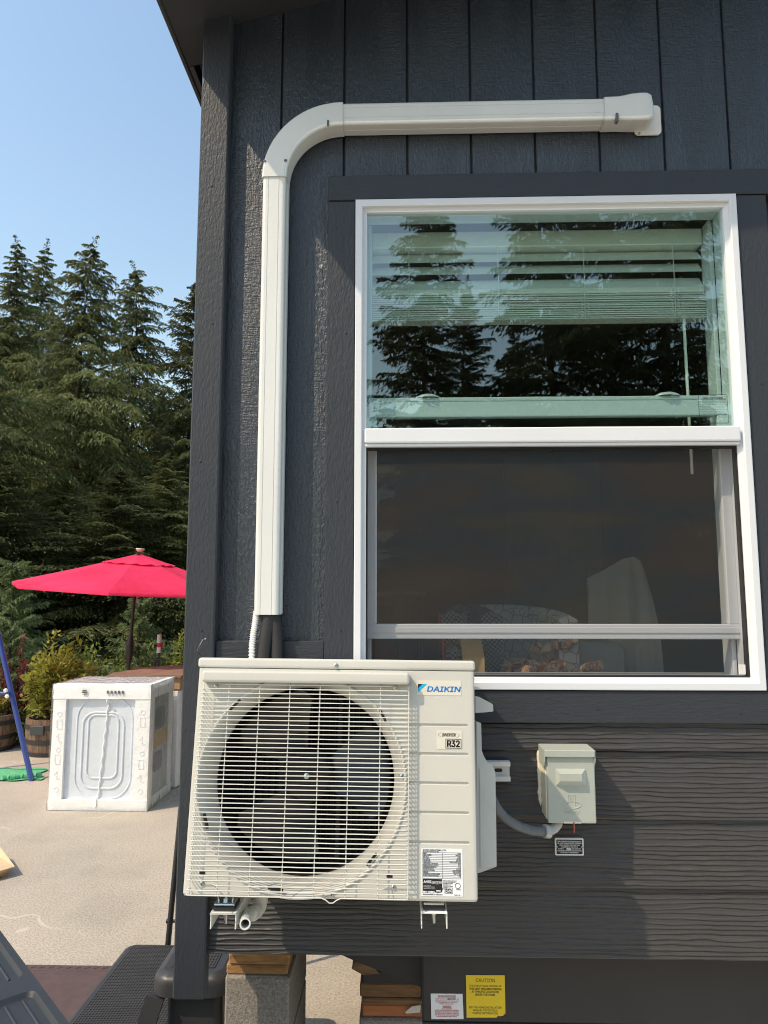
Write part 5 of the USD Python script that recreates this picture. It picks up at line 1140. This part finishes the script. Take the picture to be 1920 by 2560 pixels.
# ------------------------------------------------------------------ vegetation
def quads(c, d, w, hl, hw):
    """diamond leaves: centres c, unit directions d, unit widths w, half length, half width"""
    hl = np.broadcast_to(hl, len(c))[:, None]; hw = np.broadcast_to(hw, len(c))[:, None]
    v = np.stack([c-d*hl, c+w*hw, c+d*hl, c-w*hw], 1).reshape(-1, 3); k = np.arange(len(c))*4
    return v, np.concatenate([np.stack([k, k+1, k+2], 1), np.stack([k, k+2, k+3], 1)])
def unit(a): return a/np.maximum(np.linalg.norm(a, axis=1, keepdims=True), 1e-9)
def make_branch(seed, ntw=26, nl=7, droop=.34, hang=.45, rise=.14, fan=1.0):
    """leaf centres and directions of one bough of unit length along +x"""
    rg = np.random.default_rng(seed); C, Dv = [], []
    main = lambda t: np.stack([t, .03*np.sin(t*4+seed), rise*t-droop*t**2.3], -1)
    for side in (-1, 1):
        t = np.linspace(.10, 1.0, ntw)+rg.uniform(-.015, .015, ntw)
        L = fan*(.34*(1-t)**.75+.085)*rg.uniform(.55, 1.25, ntw)
        d = unit(np.stack([np.full(ntw, .75)+rg.uniform(-.2, .2, ntw), side*rg.uniform(.6, 1.0, ntw), rg.uniform(-.35, -.02, ntw)], 1))
        p0 = main(t)
        for s in np.linspace(.06, 1, nl):
            c = p0+d*(L*s)[:, None]; c[:, 2] -= hang*L*s**2
            C.append(c+rg.normal(0, .010, c.shape)); Dv.append(unit(d+np.array([0, 0, -1])*(hang*1.6*s+rg.uniform(0, .7, (ntw, 1)))+rg.normal(0, .25, c.shape)))
    t = np.linspace(.05, 1.03, 40); C.append(main(t)+rg.normal(0, .006, (40, 3))); Dv.append(unit(np.array([[1, 0, -.3]])+rg.normal(0, .4, (40, 3))))
    C, Dv = np.vstack(C), np.vstack(Dv); w = unit(np.cross(Dv, rg.normal(0, .7, C.shape)+np.array([0, 0, .8])))
    o = rg.permutation(len(C)); return C[o], Dv[o], w[o]
def make_conifer(seed, height, r0, clear=.06, step=.30, per=6, shape=.8, up=.35, nod=True, branch_kw={}, leafm='hemlock', name='conifer', label='', cat='tree', group=None, loc=(0, 0, 0), rz=0, gaps=.12, trunk_r=None, irregular=.28, lsize=.062, dens=150):
    rg = np.random.default_rng(seed); temps = [make_branch(seed*10+k, **branch_kw) for k in range(5)]
    LC, LD, LW, LS = [], [], [], []; limb = G()
    tr_ = trunk_r or height*.0115
    bend = lambda z: np.array([.012*height*math.sin(z*.45+seed), .010*height*math.cos(z*.38+seed*2), z])
    z = clear*height
    while z < height*.985:
        h = z/height; r = r0*((1-h)**shape)*(1 if h > .12 else .75+2*h)
        m = max(4, int(round(per*(1-.25*h)+rg.uniform(-1, 1))))
        a0 = rg.uniform(0, 6.28)
        for k in range(m):
            if rg.random() < gaps: continue
            L = max(.20, r*(1+rg.normal(0, irregular))*(.70+.6*float(meshkit.noise(np.array([[math.cos(a0+k*6.28/m)*1.2+5, math.sin(a0+k*6.28/m)*1.2+5, z*.45+seed]]), seed)[0])))
            az = a0+2*math.pi*k/m+rg.normal(0, .25); pit = up*(h-.45)+rg.normal(0, .10)
            C, D, W = temps[rg.integers(5)]; n = min(len(C), int(75+dens*L)); C, D, W = C[:n], D[:n], W[:n]
            fl = np.array([1, rg.choice([-1, 1]), 1])
            cp_, sp_, ca, sa = math.cos(pit), math.sin(pit), math.cos(az), math.sin(az)
            M = np.array([[ca, -sa, 0], [sa, ca, 0], [0, 0, 1]])@np.array([[cp_, 0, -sp_], [0, 1, 0], [sp_, 0, cp_]])@np.diag(fl)
            o = bend(z+rg.uniform(-.1, .1)); LC.append((C*L)@M.T+o); LD.append(D@M.T); LW.append(W@M.T); LS.append(lsize*(.62+.17*min(L, 3))*rg.uniform(.7, 1.35, n))
            if L > .8 and rg.random() < .5:
                e_ = np.array([ca, sa, math.tan(pit)+.06]); limb.tube([o, o+e_*L*.35, o+e_*L*.65-[0, 0, L*.08]], .02, 4, caps=False, radii=[.026, .016, .007])
        z += step*(1-.6*h)*rg.uniform(.8, 1.2)
    zs = np.linspace(height*.94, height*1.02, 16); tip = np.array([bend(q) for q in zs])
    if nod: tip[:, 0] += .15*(np.linspace(0, 1, 16)**3)*(1 if seed % 2 else -1); tip[-3:, 2] -= [.02, .06, .13]
    c = np.repeat(tip, 9, axis=0)+rg.normal(0, .05, (144, 3))*np.repeat(np.linspace(2.2, .4, 16), 9)[:, None]; d = unit(rg.normal(0, 1, c.shape)+[0, 0, .2]); LC.append(c); LD.append(d); LW.append(unit(np.cross(d, rg.normal(0, 1, c.shape)))); LS.append(np.full(144, lsize*.7))
    C, D, W, S = np.vstack(LC), np.vstack(LD), np.vstack(LW), np.concatenate(LS); v, f = quads(C, D, W, S, S*.30)
    t = thing(name, label, cat, loc, rz, group)
    zz = np.linspace(0, height*.95, 26); limb.tube([bend(q) for q in zz], .1, 9, radii=tr_*(1-zz/height)**1.25+.005)
    obj('trunk', limb, 'bark', t)
    obj('crown', trimesh.Trimesh(v, f, process=False), leafm, t)
    return t
def place(px, ytop, dist, yb=None):
    """ground position of a tree whose top stands at a pixel, distance dist from the eye; returns x, y, height"""
    d = ray(px, ytop); t = dist/np.linalg.norm(d[:2]); p = EYE+d*t; return p[0], p[1], p[2]
TG = 'tall dark hemlocks at the edge of the patio'
kw_h = dict(ntw=30, nl=9, droop=.36, hang=.60)
x, y, h = place(228, 583, 21); T1 = make_conifer(1, h/1.01, 3.1, branch_kw=kw_h, shape=.76, irregular=.30, name='hemlock_tree', label='broad sunlit hemlock with the tallest middle top above the umbrella', group=TG, loc=(x, y, -.05), step=.27, per=7)
x, y, h = place(40, 592, 25); T2 = make_conifer(2, h/1.01, 2.7, branch_kw=kw_h, shape=.74, irregular=.32, name='hemlock_tree', label='hemlock with a nodding leader nearest the edge of the picture', group=TG, loc=(x, y, -.05), step=.28, per=7, gaps=.16)
x, y, h = place(490, 690, 22); T3 = make_conifer(3, h/1.01, 3.0, shape=.74, irregular=.30, branch_kw=dict(ntw=28, nl=8, droop=.20, hang=.30, rise=.2), leafm='fir', name='fir_tree', label='dense fir half hidden by the corner of the house', loc=(x, y, -.05), step=.27, per=7, nod=False, up=.6)
def another(src, srch, px, ytop, dist, name, label, rz, group=TG, cat='tree', sx=1.0):
    x, y, h = place(px, ytop, dist); s = h/srch; return copy_of(src, name, (x, y, -.05), rz, label, cat, group, (s*sx, s*sx, s))
h1 = place(228, 583, 21)[2]; h2 = place(40, 592, 25)[2]; h3 = place(490, 690, 22)[2]
another(T2, h2, 112, 592, 27, 'hemlock_tree', 'slim hemlock with a thin pointed top just beside the tallest one', 140)
another(T1, h1, 340, 655, 25, 'hemlock_tree', 'hemlock with loose hanging branches between the tallest one and the fir', 200, sx=.95)
another(T1, h1, -75, 640, 19, 'hemlock_tree', 'nearer hemlock whose long boughs reach in at the edge of the picture', 70, sx=1.1)
another(T3, h3, 20, 800, 31, 'fir_tree', 'far fir filling the gap behind the nodding hemlock', 30, 'dark firs behind the hemlocks')
another(T3, h3, 165, 830, 33, 'fir_tree', 'far fir filling the gap behind the slim hemlock', 120, 'dark firs behind the hemlocks')
another(T3, h3, 290, 930, 30, 'fir_tree', 'far fir low between the tallest hemlock and the loose one', 210, 'dark firs behind the hemlocks')
another(T2, h2, 415, 960, 28, 'hemlock_tree', 'low hemlock in the gap beside the half hidden fir', 250)
another(T3, h3, 560, 760, 33, 'fir_tree', 'fir mostly hidden behind the house corner', 300, 'dark firs behind the hemlocks')
for k, (px, yt, d) in enumerate(((-20, 1120, 17), (150, 1180, 18.5), (300, 1160, 17), (430, 1130, 18))):
    another((T3, T2, T3, T2)[k], (h3, h2, h3, h2)[k], px, yt, d, ('fir_tree', 'hemlock_tree')[k % 2], ('low shaded fir at the forest edge near the young tree', 'low shaded hemlock above the wine barrel shrub', 'low shaded fir directly behind the red umbrella', 'low shaded hemlock next to the house corner trim')[k], 77*k, 'low shaded trees at the forest edge', sx=2.1)
# trees behind the photographer, seen in the window glass
RG = 'tall firs mirrored in the upper window pane'
def mirror(px, dist):
    d = ray(px, 900); p = np.array([EYE[0], -EYE[1]])+np.array([d[0], d[1]])/np.linalg.norm(d[:2])*dist; return p[0], -p[1]
x, y = mirror(1092, 15.5); R1 = make_conifer(7, 14.5, 2.35, irregular=.34, branch_kw=dict(ntw=28, nl=8, droop=.16, hang=.28, rise=.12), leafm='fir', name='fir_tree', label='fir mirrored in the glass nearest the window trim', loc=(x, y, -.05), step=.34, per=6, nod=False, up=.5, lsize=.078, dens=165, group=RG, shape=.68, clear=.04)
for k, (px, dist, sc, lab) in enumerate(((1205, 17.5, .80, 'slimmer fir mirrored in the glass next to the first one'), (1480, 15.0, 1.12, 'fir with a thick visible trunk mirrored in the middle of the glass'), (1660, 16.5, 1.1, 'fir mirrored in the glass behind the blind wand'), (1850, 15.5, 1.2, 'fir mirrored at the end of the glass towards the picture edge'), (1350, 19.5, .74, 'far fir mirrored low between two nearer ones'), (1010, 24, .55, 'small far fir mirrored low near the window frame'))):
    x, y = mirror(px, dist); copy_of(R1, 'fir_tree', (x, y, -.05), 50*k+30, lab, 'tree', RG, (sc, sc, sc))
# young conifers at the patio edge
kw_y = dict(ntw=16, nl=5, droop=.10, hang=.22, rise=.35)
yx, yy, yh = place(36, 1405, 11.0); make_conifer(21, yh, .95, branch_kw=kw_y, leafm='young_conifer', name='young_conifer', label='young feathery conifer with a drooping tip beyond the planted barrels', loc=(yx, yy, -.05), step=.16, per=7, clear=.03, up=.5, trunk_r=.03, gaps=.05, lsize=.036, dens=330)
yx, yy, yh = place(352, 1490, 10.6); make_conifer(22, yh, .80, branch_kw=kw_y, leafm='young_conifer', name='young_conifer', label='young conifer standing directly behind the umbrella pole', loc=(yx, yy, -.05), step=.16, per=6, clear=.03, up=.6, trunk_r=.028, gaps=.08, lsize=.036, dens=330)
# leafy shrubs
def shrub(name, label, loc, rx, ry, rz_, z0, n, leafm, size, seed, stems=14, cat='shrub', group=None, lump=.35, flowers=None):
    rg = np.random.default_rng(seed); t = thing(name, label, cat, loc, 0, group)
    g = G(); tips = []
    for k in range(stems):
        a = rg.uniform(0, 6.28); r = rg.uniform(.15, 1)**.6; e = np.array([rx*r*math.cos(a), ry*r*math.sin(a), z0+rz_*(1-.55*r*r)*rg.uniform(.6, 1.08)])
        b = np.array([e[0]*.18, e[1]*.18, 0]); m = (b+e)/2+[e[0]*.12, e[1]*.12, .08*rz_]; g.tube([b, m, e], .006, 5, radii=[.012, .007, .003]); tips.append((b, m, e))
    obj('stems', g, 'stem', t)
    per = n//stems; C = []
    for b, m, e in tips:
        q = rg.uniform(.22, 1.04, per)[:, None]; p = (1-q)**2*b+2*q*(1-q)*m+q*q*e
        C.append(p+rg.normal(0, 1, p.shape)*np.array([rx, ry, rz_*.5])*lump*.32*(1.15-q*.6))
    C = np.vstack(C); C = C[C[:, 2] > z0*.4]; d = unit(unit(C*[1, 1, .2])+rg.normal(0, .6, C.shape)+[0, 0, -.15]); w = unit(np.cross(d, np.array([0, 0, 1.])+rg.normal(0, .45, C.shape)))
    v, f = quads(C, d, w, size*rg.uniform(.6, 1.25, len(C)), size*.42*rg.uniform(.7, 1.2, len(C)))
    obj('leaves', trimesh.Trimesh(v, f, process=False), leafm, t)
    if flowers:
        mname, k = flowers; C2 = C[rg.choice(len(C), k)]+[0, 0, size]; d = unit(rg.normal(0, 1, C2.shape)+[0, 0, .8]); v, f = quads(C2, d, unit(np.cross(d, rg.normal(0, 1, C2.shape))), size*.9, size*.6); obj('flowers', trimesh.Trimesh(v, f, process=False), mname, t)
    return t
def barrel(label, loc, r, h, seed):
    t = thing('barrel_planter', label, 'planter', loc, group='half barrel planters'); n = 22
    for k in range(n):
        a0, a1 = 2*math.pi*k/n+.006, 2*math.pi*(k+1)/n-.006; vs = []
        for z in (0, h*.25, h*.6, h):
            rr = r*(.80+.20*math.sin(math.pi*(.18+.42*z/h))/math.sin(math.pi*.6)*.96+.02*z/h)
            for q in (0, -.03): vs += [((rr+q)*math.cos(a0), (rr+q)*math.sin(a0), z), ((rr+q)*math.cos(a1), (rr+q)*math.sin(a1), z)]
        f = []
        for i in range(3): o = i*4; f += [[o, o+1, o+5, o+4], [o+2, o+6, o+7, o+3], [o, o+4, o+6, o+2], [o+1, o+3, o+7, o+5]]
        f += [[12, 13, 15, 14]]; obj('stave', G().add(vs, f), 'stave', t)
    for z in (.06, .40, .80):
        rr = lambda q: r*(.80+.20*math.sin(math.pi*(.18+.42*q))/math.sin(math.pi*.6)*.96+.02*q)+.004
        obj('hoop', G().lathe([(rr(z-.06), h*(z-.06)), (rr(z+.06), h*(z+.06)), (rr(z+.06)-.003, h*(z+.06)), (rr(z-.06)-.003, h*(z-.06)), (rr(z-.06), h*(z-.06))], 44), 'hoop', t, 40)
    obj('soil', G().lathe([(0, h-.05), (r*.93, h-.055)], 30), 'soil', t)
    return t
bc = PG(138, 1880); b1 = barrel('half barrel planter with a small dark plaque beside the wrapped washer', (bc[0], bc[1], 0), .31, .39, 1)
obj('plaque', G().box(-.155+.03, .02, -.335, -.320, .24, .335, .004), 'slate', b1)
shrub('barrel_shrub', 'tall yellow green shrub growing in the barrel with the plaque', (bc[0]-.02, bc[1], .33), .36, .34, .86, .08, 2300, 'yellow_leaf', .045, 31, 26, lump=.5)
bc2 = PG(-34, 1872); barrel('half barrel planter with orange flowers cut off by the picture edge', (bc2[0], bc2[1], 0), .31, .39, 2)
shrub('flower_plant', 'low orange flowering plant in the cut off barrel', (bc2[0]+.02, bc2[1], .33), .30, .28, .34, .03, 900, 'bright_leaf', .03, 32, 18, cat='flowers', flowers=('orange_leaf', 160))
shrub('red_leaf_plant', 'dark red leaved plant behind the orange flowers', (bc2[0]+.08, bc2[1]+.35, .0), .22, .22, .95, .4, 420, 'red_leaf', .05, 33, 10, cat='plant')
for (px, pt, d, rx, rz_, lm, lab, sd, n) in ((425, 1578, 11.2, 1.0, 1.2, 'bright_leaf', 'bright yellow green bush beside the dark garden stand', 41, 3800), (262, 1590, 11.0, .65, 1.05, 'bright_leaf', 'dark green glossy bush between the barrel shrub and the umbrella pole', 42, 2000),
                                         (495, 1545, 11.5, .6, 1.3, 'yellow_leaf', 'pale leaved bush poking out from behind the house corner', 43, 2400), (118, 1745, 9.6, .6, .55, 'bright_leaf', 'low green bush at the base of the forest by the barrel', 44, 1500)):
    x, y, h = place(px, pt, d); shrub('garden_bush', lab, (x, y, -.05), rx, rx*.8, h*.95, .12, n, lm, .042, sd, 24, lump=.55)
x, y, h = place(372, 1640, 8.9); shrub('lavender_bush', 'small grey green bush in front of the bright bush', (x, y, -.05), .3, .3, h*.95, .1, 1400, 'young_conifer', .022, 47, 30)
# garden stand
gs = place(398, 1603, 8.2); gst = thing('garden_stand', 'slim black metal garden stand topped with a red and white piece', 'garden stand', (gs[0], gs[1], 0))
hz2 = gs[2]
for dx, hh in ((-.045, -.22), (0, -.12), (.05, -.25), (-.02, -.18)): obj('post', G().bar((dx, .02*(dx > 0), -.05 if False else 0), (dx, .02*(dx > 0), hz2+hh), .012, 8), 'rail_black', gst, True)
obj('shelf', G().box(-.07, .07, -.05, .05, hz2-.20, hz2-.185, .003), 'rail_black', gst); obj('candle', G().lathe([(.022, 0), (.022, .06), (.01, .062), (0, .062)], 14, 'z', (0, 0, hz2-.125)), 'room_white', gst, 40)
obj('cap', G().lathe([(.026, 0), (.028, .03), (.012, .04), (0, .04)], 14, 'z', (.01, 0, hz2-.062)), 'umbrella_red', gst, 40); obj('glass_tube', G().lathe([(.024, 0), (.024, .09), (.0, .095)], 14, 'z', (.0, 0, hz2-.02)), 'alum_grey', gst, 40)
# grass and undergrowth
rg = np.random.default_rng(77); n = 9000
c = np.stack([rg.uniform(-9, 0, n), 6.37+rg.uniform(0, 1, n)**1.5*4.5, np.full(n, -.05)], 1); hgt_ = rg.uniform(.06, .20, n)*(1+.8*meshkit.noise(c*1.2, 4)); a = rg.uniform(0, 6.28, n); lean = rg.uniform(-.5, .5, (n, 2))
wv = np.stack([np.cos(a), np.sin(a), 0*a], 1)*.006; tipv = c+np.stack([lean[:, 0]*hgt_, lean[:, 1]*hgt_, hgt_], 1)
v = np.stack([c-wv, c+wv, tipv], 1).reshape(-1, 3); f = np.arange(3*n).reshape(-1, 3)
obj('grass', trimesh.Trimesh(v, f, process=False), 'grass', kind='stuff', label='short sunlit grass and weeds at the edge of the patio')
n = 26000; p = np.stack([rg.uniform(-17, 2, n), rg.uniform(9.0, 20, n), 0*rg.uniform(0, 1, n)], 1); hh = .25+1.3*meshkit.fbm(p*.7, 3, 8)**1.5*(.4+.6*np.clip((p[:, 1]-9)/4, 0, 1)); p[:, 2] = rg.uniform(0, 1, n)**.7*hh
d = unit(rg.normal(0, 1, p.shape)*[1, 1, .5]); w = unit(np.cross(d, rg.normal(0, .5, p.shape)+[0, 0, 1])); v, f = quads(p, d, w, rg.uniform(.05, .12, n), rg.uniform(.02, .045, n))
obj('undergrowth', trimesh.Trimesh(v, f, process=False), 'fir', kind='stuff', label='dark leafy undergrowth beneath the forest trees')
